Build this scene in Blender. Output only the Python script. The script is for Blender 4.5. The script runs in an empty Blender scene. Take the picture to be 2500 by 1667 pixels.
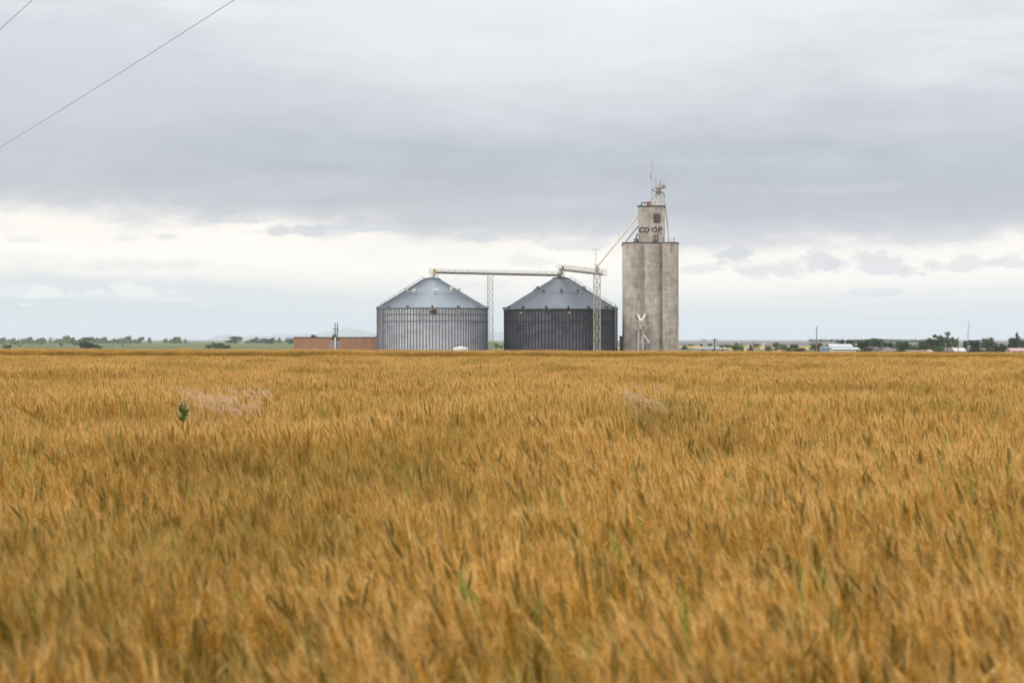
import bpy, bmesh, math, random
import numpy as np
from mathutils import Vector, Matrix, Euler

S = bpy.context.scene
COL = S.collection
R = math.radians
rng = np.random.default_rng(7)
random.seed(7)

# ------------------------------------------------------------------ camera
F = 3819.4          # focal length in photo pixels (55 mm on a 36 mm sensor, 2500 px wide)
H = 1.42            # camera height above the near field
HZ = 829.0          # photo row of the level horizon
cam = bpy.data.cameras.new('camera')
cam.lens = 55.0; cam.sensor_width = 36.0
cam.clip_start = 0.05; cam.clip_end = 40000
cam.dof.use_dof = True; cam.dof.focus_distance = 30.0; cam.dof.aperture_fstop = 4.3
cam_ob = bpy.data.objects.new('camera', cam); COL.objects.link(cam_ob)
cam_ob.location = (0, 0, H)
cam_ob.rotation_euler = (math.pi/2 - (833.5-HZ)/F, 0, 0)
S.camera = cam_ob

# ------------------------------------------------------------------ render look
S.view_settings.view_transform = 'Standard'
S.view_settings.look = 'None'
S.view_settings.exposure = 0.0
S.view_settings.gamma = 1.0
S.render.engine = 'CYCLES'
S.cycles.use_denoising = True
try:
    S.cycles.denoiser = 'OPENIMAGEDENOISE'
    S.cycles.denoising_input_passes = 'RGB_ALBEDO_NORMAL'
    S.cycles.denoising_prefilter = 'ACCURATE'
except Exception:
    pass
S.cycles.max_bounces = 6
S.cycles.diffuse_bounces = 3
S.cycles.glossy_bounces = 2
S.cycles.transmission_bounces = 3
S.cycles.volume_bounces = 1
S.cycles.transparent_max_bounces = 4

# ------------------------------------------------------------------ node helpers
def s2l(c):
    return tuple(((v/255)/12.92 if v/255 <= .04045 else ((v/255+.055)/1.055)**2.4) for v in c)

class NT:
    def __init__(self, tree):
        self.t = tree; self.n = tree.nodes; self.l = tree.links
    def new(self, typ, **kw):
        nd = self.n.new(typ)
        for k, v in kw.items(): setattr(nd, k, v)
        return nd
    def put(self, sock, v):
        if hasattr(v, 'is_linked') or isinstance(v, bpy.types.NodeSocket): self.l.new(v, sock)
        else: sock.default_value = v
    def math(self, op, a, b=0.0, c=None, clamp=False):
        nd = self.new('ShaderNodeMath', operation=op, use_clamp=clamp)
        self.put(nd.inputs[0], a); self.put(nd.inputs[1], b)
        if c is not None: self.put(nd.inputs[2], c)
        return nd.outputs[0]
    def comb(self, x, y, z):
        nd = self.new('ShaderNodeCombineXYZ')
        for i, v in enumerate((x, y, z)): self.put(nd.inputs[i], v)
        return nd.outputs[0]
    def sep(self, v):
        nd = self.new('ShaderNodeSeparateXYZ'); self.put(nd.inputs[0], v); return nd.outputs
    def noise(self, vec, scale, detail=4, rough=.55, dist=0.0):
        nd = self.new('ShaderNodeTexNoise'); self.put(nd.inputs['Vector'], vec)
        nd.inputs['Scale'].default_value = scale; nd.inputs['Detail'].default_value = detail
        nd.inputs['Roughness'].default_value = rough; nd.inputs['Distortion'].default_value = dist
        return nd.outputs['Fac']
    def mix(self, fac, a, b, mode='MIX'):
        nd = self.new('ShaderNodeMix', data_type='RGBA', blend_type=mode)
        self.put(nd.inputs[0], fac); self.put(nd.inputs[6], a if not isinstance(a, tuple) else (*a[:3], 1))
        self.put(nd.inputs[7], b if not isinstance(b, tuple) else (*b[:3], 1))
        return nd.outputs[2]
    def ramp(self, fac, stops, interp='LINEAR'):
        nd = self.new('ShaderNodeValToRGB'); cr = nd.color_ramp; cr.interpolation = interp
        while len(cr.elements) > 1: cr.elements.remove(cr.elements[-1])
        cr.elements[0].position = stops[0][0]; cr.elements[0].color = (*stops[0][1][:3], 1)
        for p, c in stops[1:]:
            e = cr.elements.new(p); e.color = (*c[:3], 1)
        self.put(nd.inputs[0], fac); return nd.outputs[0]
    def smooth(self, v, lo, hi):
        nd = self.new('ShaderNodeMapRange', interpolation_type='SMOOTHSTEP')
        self.put(nd.inputs[0], v); nd.inputs[1].default_value = lo; nd.inputs[2].default_value = hi
        nd.inputs[3].default_value = 0; nd.inputs[4].default_value = 1
        return nd.outputs[0]

# ------------------------------------------------------------------ world: overcast cloud deck over a Nishita sky
SUN_DIR = Vector((-0.75, -0.55, 0.80)).normalized()      # towards the veiled sun: left of and behind the camera
sun_el = math.asin(SUN_DIR.z); sun_rot = math.atan2(SUN_DIR.x, SUN_DIR.y)
W = bpy.data.worlds.new('World'); S.world = W; W.use_nodes = True
wt = NT(W.node_tree); wt.n.clear()
w_out = wt.new('ShaderNodeOutputWorld'); w_bg = wt.new('ShaderNodeBackground')
w_bg.inputs['Strength'].default_value = 0.10
wt.l.new(w_bg.outputs[0], w_out.inputs[0])
nish = wt.new('ShaderNodeTexSky', sky_type='NISHITA')
nish.sun_disc = False; nish.sun_elevation = sun_el; nish.sun_rotation = sun_rot
tc = wt.new('ShaderNodeTexCoord')
dx, dy, dz = wt.sep(tc.outputs['Generated'])
az = wt.math('ARCTAN2', dx, dy)                                       # 0 = straight down the field
hor = wt.math('SQRT', wt.math('ADD', wt.math('MULTIPLY', dx, dx), wt.math('MULTIPLY', dy, dy)))
el = wt.math('DIVIDE', dz, wt.math('MAXIMUM', hor, 0.05))             # tangent of the elevation
vec = wt.comb(az, wt.math('MULTIPLY', el, 2.6), 0.0)
vec_fine = wt.comb(az, wt.math('MULTIPLY', el, 2.0), 3.7)
n_big = wt.noise(vec, 5.0, 3, .5)
n_mid = wt.noise(wt.comb(wt.math('ADD', az, 2.3), wt.math('MULTIPLY', el, 3.4), 1.3), 9.0, 6, .55, .4)
n_fine = wt.noise(vec_fine, 22.0, 7, .6, .3)
# ragged cloud base: shift the elevation profile with the noises
shift = wt.math('ADD', wt.math('MULTIPLY', wt.math('SUBTRACT', n_mid, .5), .042),
                wt.math('MULTIPLY', wt.math('SUBTRACT', n_fine, .5), .026))
shift = wt.math('MULTIPLY', shift, wt.smooth(el, .015, .06))
# the deck hangs a little higher on the left than on the right
tilt = wt.math('MULTIPLY', wt.smooth(az, -.30, .05), .016)
e2 = wt.math('ADD', wt.math('ADD', el, shift), wt.math('SUBTRACT', tilt, .014))
E = lambda y: max(0.0, (829 - y)/F)/1.2
prof = wt.ramp(wt.math('DIVIDE', e2, 1.2), [
    (0.0,     s2l((214, 222, 228))), (E(780), s2l((222, 229, 232))), (E(742), s2l((232, 236, 236))),
    (E(712), (1.03, .98, .925)), (E(655), (1.14, 1.08, .995)), (E(598), (1.07, 1.005, .93)),
    (E(572), s2l((236, 233, 232))), (E(552), s2l((211, 211, 217))), (E(505), s2l((199, 201, 210))),
    (E(430), s2l((193, 198, 209))), (E(360), s2l((199, 204, 214))), (E(285), s2l((210, 213, 222))),
    (E(205), s2l((222, 225, 231))), (E(100), s2l((233, 236, 240))), (E(-40), s2l((240, 243, 246))),
    (.30, (1.05, 1.06, 1.08)), (.50, (1.8, 1.8, 1.8)), (1.0, (2.9, 2.87, 2.8))], 'LINEAR')
# soft lumps in the deck
n_str = wt.noise(wt.comb(wt.math('ADD', az, 4.1), wt.math('MULTIPLY', el, 6.5), 2.2), 6.0, 6, .55, .5)
n_st2 = wt.noise(wt.comb(wt.math('ADD', az, 7.7), wt.math('MULTIPLY', el, 4.0), 6.1), 15.0, 5, .55, .6)
lump = wt.math('ADD', .58, wt.math('ADD', wt.math('MULTIPLY', n_big, .13), wt.math('ADD', wt.math('ADD', wt.math('MULTIPLY', n_mid, .15), wt.math('MULTIPLY', n_fine, .07)), wt.math('ADD', wt.math('MULTIPLY', n_str, .25), wt.math('MULTIPLY', n_st2, .16)))))
in_deck = wt.smooth(e2, .058, .085)
tone = wt.math('ADD', wt.math('MULTIPLY', in_deck, lump), wt.math('SUBTRACT', 1.0, in_deck))
sc = wt.new('ShaderNodeVectorMath', operation='SCALE'); wt.put(sc.inputs[0], prof); wt.put(sc.inputs[3], tone)
cloud = sc.outputs[0]
# darker veil high on the left, brighter opening top centre
def blob(a0, e0, ra, re):
    a = wt.math('DIVIDE', wt.math('SUBTRACT', az, a0), ra); b = wt.math('DIVIDE', wt.math('SUBTRACT', el, e0), re)
    d = wt.math('SQRT', wt.math('ADD', wt.math('MULTIPLY', a, a), wt.math('MULTIPLY', b, b)))
    d = wt.math('ADD', d, wt.math('MULTIPLY', wt.math('SUBTRACT', n_mid, .5), .9))
    return wt.math('SUBTRACT', 1.0, wt.smooth(d, .25, 1.0))
cloud = wt.mix(wt.math('MULTIPLY', blob(-.30, .165, .20, .085), .62), cloud, s2l((211, 214, 224)))
cloud = wt.mix(wt.math('MULTIPLY', blob(.02, .205, .22, .085), .55), cloud, s2l((243, 246, 248)))
cloud = wt.mix(wt.math('MULTIPLY', blob(.24, .088, .22, .028), .50), cloud, s2l((188, 193, 206)))
# grey puffs floating in the bright band, mostly on the right
n_puff = wt.noise(wt.comb(az, wt.math('MULTIPLY', el, 1.7), 8.1), 52.0, 5, .6)
def puff(px, py, w, h, strength, col):
    global cloud
    a = wt.math('DIVIDE', wt.math('SUBTRACT', az, math.atan((px-1250)/F)), w/F)
    b = wt.math('DIVIDE', wt.math('SUBTRACT', el, (829-py)/F), h/F)
    b = wt.math('MULTIPLY', b, wt.math('ADD', 1.0, wt.math('MULTIPLY', wt.math('LESS_THAN', b, 0.0), .7)))      # flatter underneath
    d = wt.math('SQRT', wt.math('ADD', wt.math('MULTIPLY', a, a), wt.math('MULTIPLY', b, b)))
    d = wt.math('ADD', d, wt.math('MULTIPLY', wt.math('SUBTRACT', n_puff, .5), 3.0))
    cloud = wt.mix(wt.math('MULTIPLY', wt.math('SUBTRACT', 1.0, wt.smooth(d, *((-.15, 1.15) if col in (D_, L_) else (.4, 1.02)))), strength), cloud, col)
G_ = s2l((221, 221, 226)); G2_ = s2l((212, 213, 220)); W_ = (1.02, 1.0, .97); D_ = s2l((187, 192, 204)); L_ = s2l((211, 213, 220))
for px, py, w, h, st_, c_ in ((1800, 622, 60, 22, .9, G2_), (1880, 662, 130, 36, .7, G_), (2000, 645, 55, 32, .8, G_), (2160, 655, 130, 42, .75, G_), (2340, 660, 120, 30, .6, G_), (2470, 655, 60, 24, .6, G_),
                              (1700, 660, 70, 20, .5, G_), (2150, 720, 120, 18, .5, G_), (1430, 600, 120, 26, .6, G_), (410, 585, 34, 12, .55, G_), (300, 590, 30, 10, .3, G_), (70, 598, 60, 9, .3, G_),
                              (1300, 640, 80, 26, .35, G_), (1150, 700, 160, 22, .3, G_), (330, 655, 200, 24, .25, G_), (720, 570, 110, 20, .8, G2_), (560, 545, 90, 14, .6, G2_), (900, 560, 140, 16, .7, G2_), (1180, 580, 90, 20, .6, G2_),
                              (2300, 590, 200, 26, .6, G2_), (1720, 585, 90, 24, .6, G2_),
                              (1750, 500, 200, 30, .5, D_), (2270, 515, 260, 32, .55, D_), (1960, 370, 330, 34, .4, D_), (2380, 430, 200, 30, .4, D_), (700, 500, 330, 26, .45, D_), (250, 505, 240, 24, .25, D_), (1250, 420, 300, 30, .3, D_), (1420, 500, 260, 34, .45, L_), (2050, 470, 240, 22, .4, L_), (850, 450, 260, 24, .35, L_), (2250, 330, 280, 30, .3, L_), (1650, 555, 200, 18, .4, L_),
                              (90, 722, 110, 26, .8, W_), (320, 720, 110, 30, .8, W_), (60, 750, 25, 10, .7, W_), (500, 745, 30, 12, .5, W_), (430, 735, 60, 10, .5, W_)):
    puff(px, py, w, h, st_, c_)
# thin pale streaks low down
st_n = wt.noise(wt.comb(az, wt.math('MULTIPLY', el, 16.0), 5.0), 7.0, 4, .5)
st = wt.math('MULTIPLY', wt.smooth(st_n, .47, .62), wt.math('MULTIPLY', wt.smooth(el, .008, .016), wt.math('SUBTRACT', 1.0, wt.smooth(el, .028, .040))))
cloud = wt.mix(wt.math('MULTIPLY', st, .65), cloud, s2l((245, 243, 238)))
ten = wt.new('ShaderNodeVectorMath', operation='SCALE'); wt.put(ten.inputs[0], cloud); ten.inputs[3].default_value = 10.0
wt.l.new(wt.mix(0.97, nish.outputs[0], ten.outputs[0]), w_bg.inputs['Color'])

# ------------------------------------------------------------------ sun, veiled by cloud
sl = bpy.data.lights.new('sun', 'SUN'); sl.energy = 1.5; sl.angle = R(16); sl.color = (1, .95, .87)
sun = bpy.data.objects.new('sun', sl); COL.objects.link(sun)
sun.rotation_euler = SUN_DIR.to_track_quat('Z', 'Y').to_euler()

# ------------------------------------------------------------------ materials
def material(name, col, rough=.85, metal=0.0, col2=None, scale=1.0, stretch=(1, 1, 1), lo=.35, hi=.65, detail=5,
             bump=0.0, bump_scale=None, coords='Object', trans=0.0):
    m = bpy.data.materials.new(name); m.use_nodes = True
    t = NT(m.node_tree); b = m.node_tree.nodes['Principled BSDF']
    b.inputs['Roughness'].default_value = rough; b.inputs['Metallic'].default_value = metal
    b.inputs['Base Color'].default_value = (*col, 1)
    if metal == 0: b.inputs['Specular IOR Level'].default_value = .3
    if col2 is not None or bump:
        co = t.new('ShaderNodeTexCoord').outputs[coords]
        mp = t.new('ShaderNodeMapping'); t.put(mp.inputs[0], co); mp.inputs['Scale'].default_value = stretch
        n = t.noise(mp.outputs[0], scale, detail)
        if col2 is not None:
            t.l.new(t.mix(t.smooth(n, lo, hi), col, col2), b.inputs['Base Color'])
        if bump:
            bm = t.new('ShaderNodeBump'); bm.inputs['Strength'].default_value = bump
            t.l.new(t.noise(mp.outputs[0], bump_scale or scale*3, 4), bm.inputs['Height'])
            t.l.new(bm.outputs[0], b.inputs['Normal'])
    return m

def galvanised(name, light, dark, roof=False):
    """Corrugated galvanised sheet in rings: sheet-to-sheet tone, streaks and horizontal corrugation."""
    m = bpy.data.materials.new(name); m.use_nodes = True
    t = NT(m.node_tree); b = m.node_tree.nodes['Principled BSDF']
    b.inputs['Metallic'].default_value = .45; b.inputs['Roughness'].default_value = .5
    co = t.new('ShaderNodeTexCoord').outputs['Object']
    x, y, z = t.sep(co)
    ang = t.math('MULTIPLY', t.math('ARCTAN2', x, y), 13.6)
    v = t.comb(ang, z, 0)
    br = t.new('ShaderNodeTexBrick'); t.put(br.inputs['Vector'], v)
    br.inputs['Scale'].default_value = 1; br.inputs['Brick Width'].default_value = 2.42; br.inputs['Row Height'].default_value = 1.12
    br.inputs['Mortar Size'].default_value = .012; br.inputs['Color1'].default_value = (.15, .15, .15, 1); br.inputs['Color2'].default_value = (.85, .85, .85, 1)
    br.inputs['Mortar'].default_value = (0, 0, 0, 1); br.offset = .5
    streak = t.noise(t.comb(t.math('MULTIPLY', ang, 2.2), t.math('MULTIPLY', z, .35), 0), 1.0, 5)
    blot = t.noise(t.comb(t.math('MULTIPLY', ang, .12), t.math('MULTIPLY', z, .16), 2), 1.0, 3)
    f = t.math('ADD', t.math('MULTIPLY', br.outputs['Color'], .34), t.math('ADD', t.math('MULTIPLY', streak, .45), t.math('MULTIPLY', blot, .75)))
    t.l.new(t.mix(t.smooth(f, .45, .95), dark, light), b.inputs['Base Color'])
    if not roof:
        w = t.math('SINE', t.math('MULTIPLY', z, 2*math.pi/.102))
        bm = t.new('ShaderNodeBump'); bm.inputs['Strength'].default_value = .35; bm.inputs['Distance'].default_value = .01
        t.l.new(w, bm.inputs['Height']); t.l.new(bm.outputs[0], b.inputs['Normal'])
    return m

def concrete(name):
    """Slip-formed concrete: vertical run-off streaks, pour rings, patches of dark weathering."""
    m = bpy.data.materials.new(name); m.use_nodes = True
    t = NT(m.node_tree); b = m.node_tree.nodes['Principled BSDF']; b.inputs['Roughness'].default_value = .92
    b.inputs['Specular IOR Level'].default_value = .2
    co = t.new('ShaderNodeTexCoord').outputs['Object']
    x, y, z = t.sep(co)
    streak = t.noise(t.comb(t.math('MULTIPLY', x, 1.1), t.math('MULTIPLY', y, .5), t.math('MULTIPLY', z, .045)), 1.0, 6, .6)
    thin = t.noise(t.comb(t.math('MULTIPLY', x, 4.0), t.math('MULTIPLY', y, 2.0), t.math('MULTIPLY', z, .3)), 1.0, 5, .6)
    pour = t.noise(t.comb(t.math('MULTIPLY', x, .15), t.math('MULTIPLY', y, .15), t.math('MULTIPLY', z, 1.7)), 1.0, 4, .7)
    blot = t.noise(t.comb(t.math('MULTIPLY', x, .7), t.math('MULTIPLY', y, .7), t.math('MULTIPLY', z, .42)), 1.0, 6, .65)
    f = t.math('ADD', t.math('ADD', t.math('MULTIPLY', streak, .24), t.math('MULTIPLY', thin, .14)), t.math('ADD', t.math('MULTIPLY', pour, .20), t.math('MULTIPLY', blot, .40)))
    c = t.ramp(f, [(.40, (.255, .21, .185)), (.48, (.385, .328, .288)), (.54, (.465, .405, .36)), (.62, (.61, .552, .50))])
    t.l.new(c, b.inputs['Base Color'])
    bm = t.new('ShaderNodeBump'); bm.inputs['Strength'].default_value = .25; bm.inputs['Distance'].default_value = .05
    t.l.new(pour, bm.inputs['Height']); t.l.new(bm.outputs[0], b.inputs['Normal'])
    return m

M = dict(
    wall_pale = galvanised('pale_galvanised_sheet', (.49, .505, .55), (.30, .312, .35)),
    wall_dark = galvanised('dark_galvanised_sheet', (.105, .107, .13), (.036, .037, .05)),
    roof_pale = galvanised('pale_roof_sheet', (.235, .268, .308), (.19, .217, .255), True),
    roof_dark = galvanised('dull_roof_sheet', (.108, .122, .15), (.075, .085, .105), True),
    rib_pale = material('pale_galvanised_rib', (.15, .158, .185), .55, .4),
    rib_dark = material('dark_galvanised_rib', (.022, .022, .028), .6, .3),
    dark_trim = material('dark_trim_metal', (.06, .06, .07), .6, .3),
    concrete = concrete('weathered_concrete'),
    cap = material('tarred_roof_edge', (.035, .034, .038), .9, 0, (.07, .065, .065), 2),
    letter = material('faded_black_paint', (.03, .025, .026), .9, 0, (.075, .06, .056), 3, lo=.5, hi=.8),
    stain = material('worn_paint_trace', (.20, .17, .15), .95, 0, (.36, .32, .28), 2.6, lo=.42, hi=.55),
    louvre = material('brown_louvre', (.085, .062, .055), .8, 0, (.14, .105, .09), 3),
    pane = material('dusty_pane', (.20, .19, .19), .35, 0, (.33, .31, .30), 4),
    cream = material('cream_painted_steel', (.42, .385, .30), .55, .1, (.30, .25, .185), 1.6, lo=.5, hi=.8),
    white_steel = material('white_painted_steel', (.62, .60, .565), .6, .1, (.48, .43, .38), 2.2, lo=.5, hi=.85),
    truss = material('galvanised_lattice', (.40, .375, .32), .55, .35, (.25, .21, .17), 1.3, lo=.45, hi=.8),
    rail = material('pale_rail_steel', (.40, .37, .32), .6, .2),
    belt = material('dark_conveyor_housing', (.07, .06, .055), .75, .1, (.16, .13, .11), .5),
    loader = material('off_white_loader_paint', (.57, .53, .48), .6, 0, (.42, .375, .33), 2.0, lo=.5, hi=.85),
    rust = material('rusty_sheet', (.33, .115, .04), .85, .1, (.22, .12, .06), 2.5),
    yellow = material('yellow_paint', (.62, .36, .03), .55, 0, (.45, .27, .05), 2),
    mast = material('grey_mast_steel', (.42, .44, .48), .5, .4),
    sign_orange = material('faded_orange_sign', (.12, .058, .014), .7, 0, (.09, .042, .012), 4),
    sign_rim = material('dark_brown_sign_rim', (.06, .03, .025), .7),
    sign_text = material('sign_lettering', (.045, .02, .012), .7),
    sign_mark = material('small_orange_sign', (.55, .24, .05), .7),
    brown_wall = material('salmon_brown_siding', (.33, .178, .112), .85, 0, (.29, .155, .096), .9, (1, 1, .3)),
    white_plastic = material('white_plastic', (.60, .59, .60), .5, 0, (.5, .49, .49), 1.4),
    wood = material('weathered_pole_wood', (.13, .10, .085), .9, 0, (.22, .18, .15), 1.2, (4, 4, .4)),
    dark_wood = material('dark_treated_wood', (.03, .026, .026), .9, 0, (.06, .05, .05), 1.2, (4, 4, .4)),
    grey_metal = material('grey_galvanised', (.36, .35, .37), .55, .4, (.27, .26, .28), .8, (6, 6, .3)),
    wire = material('wire_metal', (.11, .08, .13), .5, .4),
    black = material('black_rubber', (.02, .02, .02), .7),
    glass = material('dark_glass', (.03, .035, .04), .1),
    white_roof = material('white_metal_roof', (.37, .38, .40), .5, .1, (.31, .32, .345), .5),
    white_wall = material('white_siding', (.6, .59, .57), .8, 0, (.5, .49, .47), .7),
    blue_paint = material('blue_trailer_paint', (.11, .19, .27), .6, 0, (.15, .23, .30), 1),
    pale_roof = material('pale_green_grey_roof', (.19, .22, .215), .8, 0, (.15, .175, .18), .6),
    brown_roof = material('brown_shingle_roof', (.12, .08, .072), .9, 0, (.085, .06, .055), .8),
    grey_roof = material('grey_brown_shingle_roof', (.15, .12, .115), .9, 0, (.11, .09, .088), .8),
    pink_roof = material('pink_metal_roof', (.36, .225, .205), .6, 0, (.30, .19, .175), .7),
    tan_wall = material('tan_house_siding', (.30, .245, .195), .85, 0, (.25, .205, .165), .8),
    mauve_wall = material('mauve_house_siding', (.19, .15, .157), .85, 0, (.155, .125, .13), .8),
    bark = material('bark', (.085, .065, .05), .95, 0, (.14, .115, .09), 3, (2, 2, .5)),
    cow = material('black_hide', (.012, .011, .011), .8),
)

def foliage(name, a, b_):
    m = bpy.data.materials.new(name); m.use_nodes = True
    t = NT(m.node_tree); t.n.clear()
    out = t.new('ShaderNodeOutputMaterial')
    co = t.new('ShaderNodeTexCoord').outputs['Object']
    rnd = t.new('ShaderNodeObjectInfo').outputs['Random']
    n = t.math('ADD', t.noise(co, .9, 4, .65), t.math('MULTIPLY', t.math('SUBTRACT', rnd, .5), .25))
    col = t.mix(t.smooth(n, .33, .68), a, b_)
    d = t.new('ShaderNodeBsdfDiffuse'); tr = t.new('ShaderNodeBsdfTranslucent')
    t.l.new(col, d.inputs[0]); t.l.new(col, tr.inputs[0])
    mx = t.new('ShaderNodeMixShader'); mx.inputs[0].default_value = .25
    t.l.new(d.outputs[0], mx.inputs[1]); t.l.new(tr.outputs[0], mx.inputs[2]); t.l.new(mx.outputs[0], out.inputs[0])
    return m
M['leaf_grey'] = foliage('grey_green_leaves', (.078, .105, .024), (.14, .175, .05))
M['leaf_green'] = foliage('mid_green_leaves', (.028, .052, .018), (.085, .125, .042))
M['leaf_bright'] = foliage('bright_green_leaves', (.055, .095, .025), (.14, .19, .06))
M['leaf_dark'] = foliage('dark_cedar_needles', (.02, .036, .016), (.055, .085, .038))
M['leaf_bare'] = foliage('bare_twigs', (.11, .09, .075), (.17, .145, .12))

# ------------------------------------------------------------------ mesh builder
def P(px, py, Y):
    """World point seen at photo pixel (px, py) at depth Y."""
    return Vector(((px-1250)/F*Y, Y, H + (HZ-py)/F*Y))
def PX(px, Y): return (px-1250)/F*Y
def PZ(py, Y): return H + (HZ-py)/F*Y

def chain_origin(o):
    v = Vector((0, 0, 0))
    while o is not None:
        v += Vector(o.location); o = o.parent
    return v

class MB:
    def __init__(self): self.v = []; self.f = []
    def add(self, vs, fs):
        b = len(self.v); self.v += [tuple(p) for p in vs]; self.f += [tuple(i+b for i in q) for q in fs]
    def box(self, x0, x1, y0, y1, z0, z1):
        vs = [(x, y, z) for x in (x0, x1) for y in (y0, y1) for z in (z0, z1)]
        self.add(vs, [(0, 1, 3, 2), (4, 6, 7, 5), (0, 4, 5, 1), (2, 3, 7, 6), (0, 2, 6, 4), (1, 5, 7, 3)])
    def frame(self, p, q):
        d = (Vector(q)-Vector(p)); d.normalize()
        up = Vector((0, 0, 1)) if abs(d.z) < .95 else Vector((0, 1, 0))
        a = d.cross(up).normalized(); b = a.cross(d).normalized()
        return a, b
    def beam(self, p, q, w, h=None):
        h = h or w; p = Vector(p); q = Vector(q); a, b = self.frame(p, q)
        vs = [c + a*sx*w/2 + b*sy*h/2 for c in (p, q) for sx, sy in ((-1, -1), (1, -1), (1, 1), (-1, 1))]
        self.add(vs, [(0, 1, 5, 4), (1, 2, 6, 5), (2, 3, 7, 6), (3, 0, 4, 7), (3, 2, 1, 0), (4, 5, 6, 7)])
    def cyl(self, p, q, r0, r1=None, n=10, cap=True):
        r1 = r0 if r1 is None else r1; p = Vector(p); q = Vector(q); a, b = self.frame(p, q)
        vs = []
        for c, r in ((p, r0), (q, r1)):
            for k in range(n):
                t = 2*math.pi*k/n; vs.append(c + a*math.cos(t)*r + b*math.sin(t)*r)
        fs = [(k, (k+1) % n, n+(k+1) % n, n+k) for k in range(n)]
        if cap: fs += [tuple(range(n-1, -1, -1)), tuple(range(n, 2*n))]
        self.add(vs, fs)
    def tube(self, pts, r, n=8):
        pts = [Vector(p) for p in pts]; vs = []; fs = []
        rs = r if isinstance(r, (list, tuple)) else [r]*len(pts)
        for i, c in enumerate(pts):
            d = (pts[min(i+1, len(pts)-1)] - pts[max(i-1, 0)])
            a, b = self.frame(Vector((0, 0, 0)), d)
            for k in range(n):
                t = 2*math.pi*k/n; vs.append(c + a*math.cos(t)*rs[i] + b*math.sin(t)*rs[i])
        for i in range(len(pts)-1):
            for k in range(n):
                fs.append((i*n+k, i*n+(k+1) % n, (i+1)*n+(k+1) % n, (i+1)*n+k))
        fs += [tuple(range(n-1, -1, -1)), tuple(range((len(pts)-1)*n, len(pts)*n))]
        self.add(vs, fs)
    def lathe(self, c, prof, n=48, close=True):
        c = Vector(c); vs = []; fs = []
        for r, z in prof:
            for k in range(n):
                t = 2*math.pi*k/n; vs.append((c.x+r*math.cos(t), c.y+r*math.sin(t), c.z+z))
        for i in range(len(prof)-1):
            for k in range(n):
                fs.append((i*n+k, i*n+(k+1) % n, (i+1)*n+(k+1) % n, (i+1)*n+k))
        if close:
            fs += [tuple(range(n-1, -1, -1)), tuple(range((len(prof)-1)*n, len(prof)*n))]
        self.add(vs, fs)
    def prism(self, poly, z0, z1):
        n = len(poly)
        vs = [(x, y, z0) for x, y in poly] + [(x, y, z1) for x, y in poly]
        self.add(vs, [(k, (k+1) % n, n+(k+1) % n, n+k) for k in range(n)] + [tuple(range(n-1, -1, -1)), tuple(range(n, 2*n))])
    def blob(self, c, rx, ry, rz, n=8, m=6):
        c = Vector(c); vs = [(c.x, c.y, c.z-rz)]; fs = []
        for i in range(1, m):
            a = math.pi*i/m - math.pi/2
            for k in range(n):
                t = 2*math.pi*k/n
                vs.append((c.x+rx*math.cos(a)*math.cos(t), c.y+ry*math.cos(a)*math.sin(t), c.z+rz*math.sin(a)))
        vs.append((c.x, c.y, c.z+rz))
        for k in range(n): fs.append((0, 1+(k+1) % n, 1+k))
        for i in range(m-2):
            for k in range(n):
                a = 1+i*n+k; b = 1+i*n+(k+1) % n
                fs.append((a, b, b+n, a+n))
        for k in range(n): fs.append((1+(m-2)*n+k, 1+(m-2)*n+(k+1) % n, len(vs)-1))
        self.add(vs, fs)
    def build(self, name, mat, parent=None, smooth=None, Mx=None, label=None):
        me = bpy.data.meshes.new(name)
        vs = [Vector(p) for p in self.v]
        if Mx is not None: vs = [Mx @ p for p in vs]
        o = bpy.data.objects.new(name, me); COL.objects.link(o)
        if parent is not None:
            off = chain_origin(parent); o.parent = parent
        else:
            xs = [p.x for p in vs]; ys = [p.y for p in vs]
            off = Vector(((min(xs)+max(xs))/2, (min(ys)+max(ys))/2, min(p.z for p in vs))); o.location = off
        me.from_pydata([tuple(p-off) for p in vs], [], self.f); me.update()
        if mat is not None: me.materials.append(mat)
        if smooth:
            me.polygons.foreach_set('use_smooth', [True]*len(me.polygons))
            me.set_sharp_from_angle(angle=R(smooth))
        if label: o['label'] = label
        return o

def tag(o, label=None, cat=None, group=None, kind=None):
    if label: o['label'] = label
    if cat: o['category'] = cat
    if group: o['group'] = group
    if kind: o['kind'] = kind
    return o
def thing(name, label, cat, loc, group=None):
    o = bpy.data.objects.new(name, None); COL.objects.link(o); o.location = loc; o.empty_display_size = .5
    return tag(o, label, cat, group)
def copy_tree(o, parent=None):
    c = o.copy(); COL.objects.link(c); c.parent = parent
    for ch in list(o.children): copy_tree(ch, c)
    return c

# ------------------------------------------------------------------ terrain
def sm(t, a, b):
    t = np.clip((t-a)/(b-a), 0, 1); return t*t*(3-2*t)
def zg(x, y):
    """Height of the land: level by the camera, falling away beyond the wheat, then the wide plain."""
    x = np.asarray(x, float); y = np.asarray(y, float)
    d = np.where(y > 0, y, 0) + 0*x
    z = -3.0*sm(d, 96, 400) - .9*sm(d, 400, 1000)
    z = z - 2.4*sm(x/np.maximum(d, 1), .105, .15)*sm(d, 420, 620)*(1-sm(d, 860, 1150))
    z = z - .0034*x*sm(d, 30, 90)*(1-sm(d, 140, 400))
    z = z + (.035*np.sin(x*.9+.7*y)+.03*np.sin(.55*y-.35*x+1.0)+.02*np.sin(1.7*x-.4*y+2))*sm(d, 2, 7)*(1-sm(d, 45, 70))
    return z
def gz(x, y): return float(zg(x, y))

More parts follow.
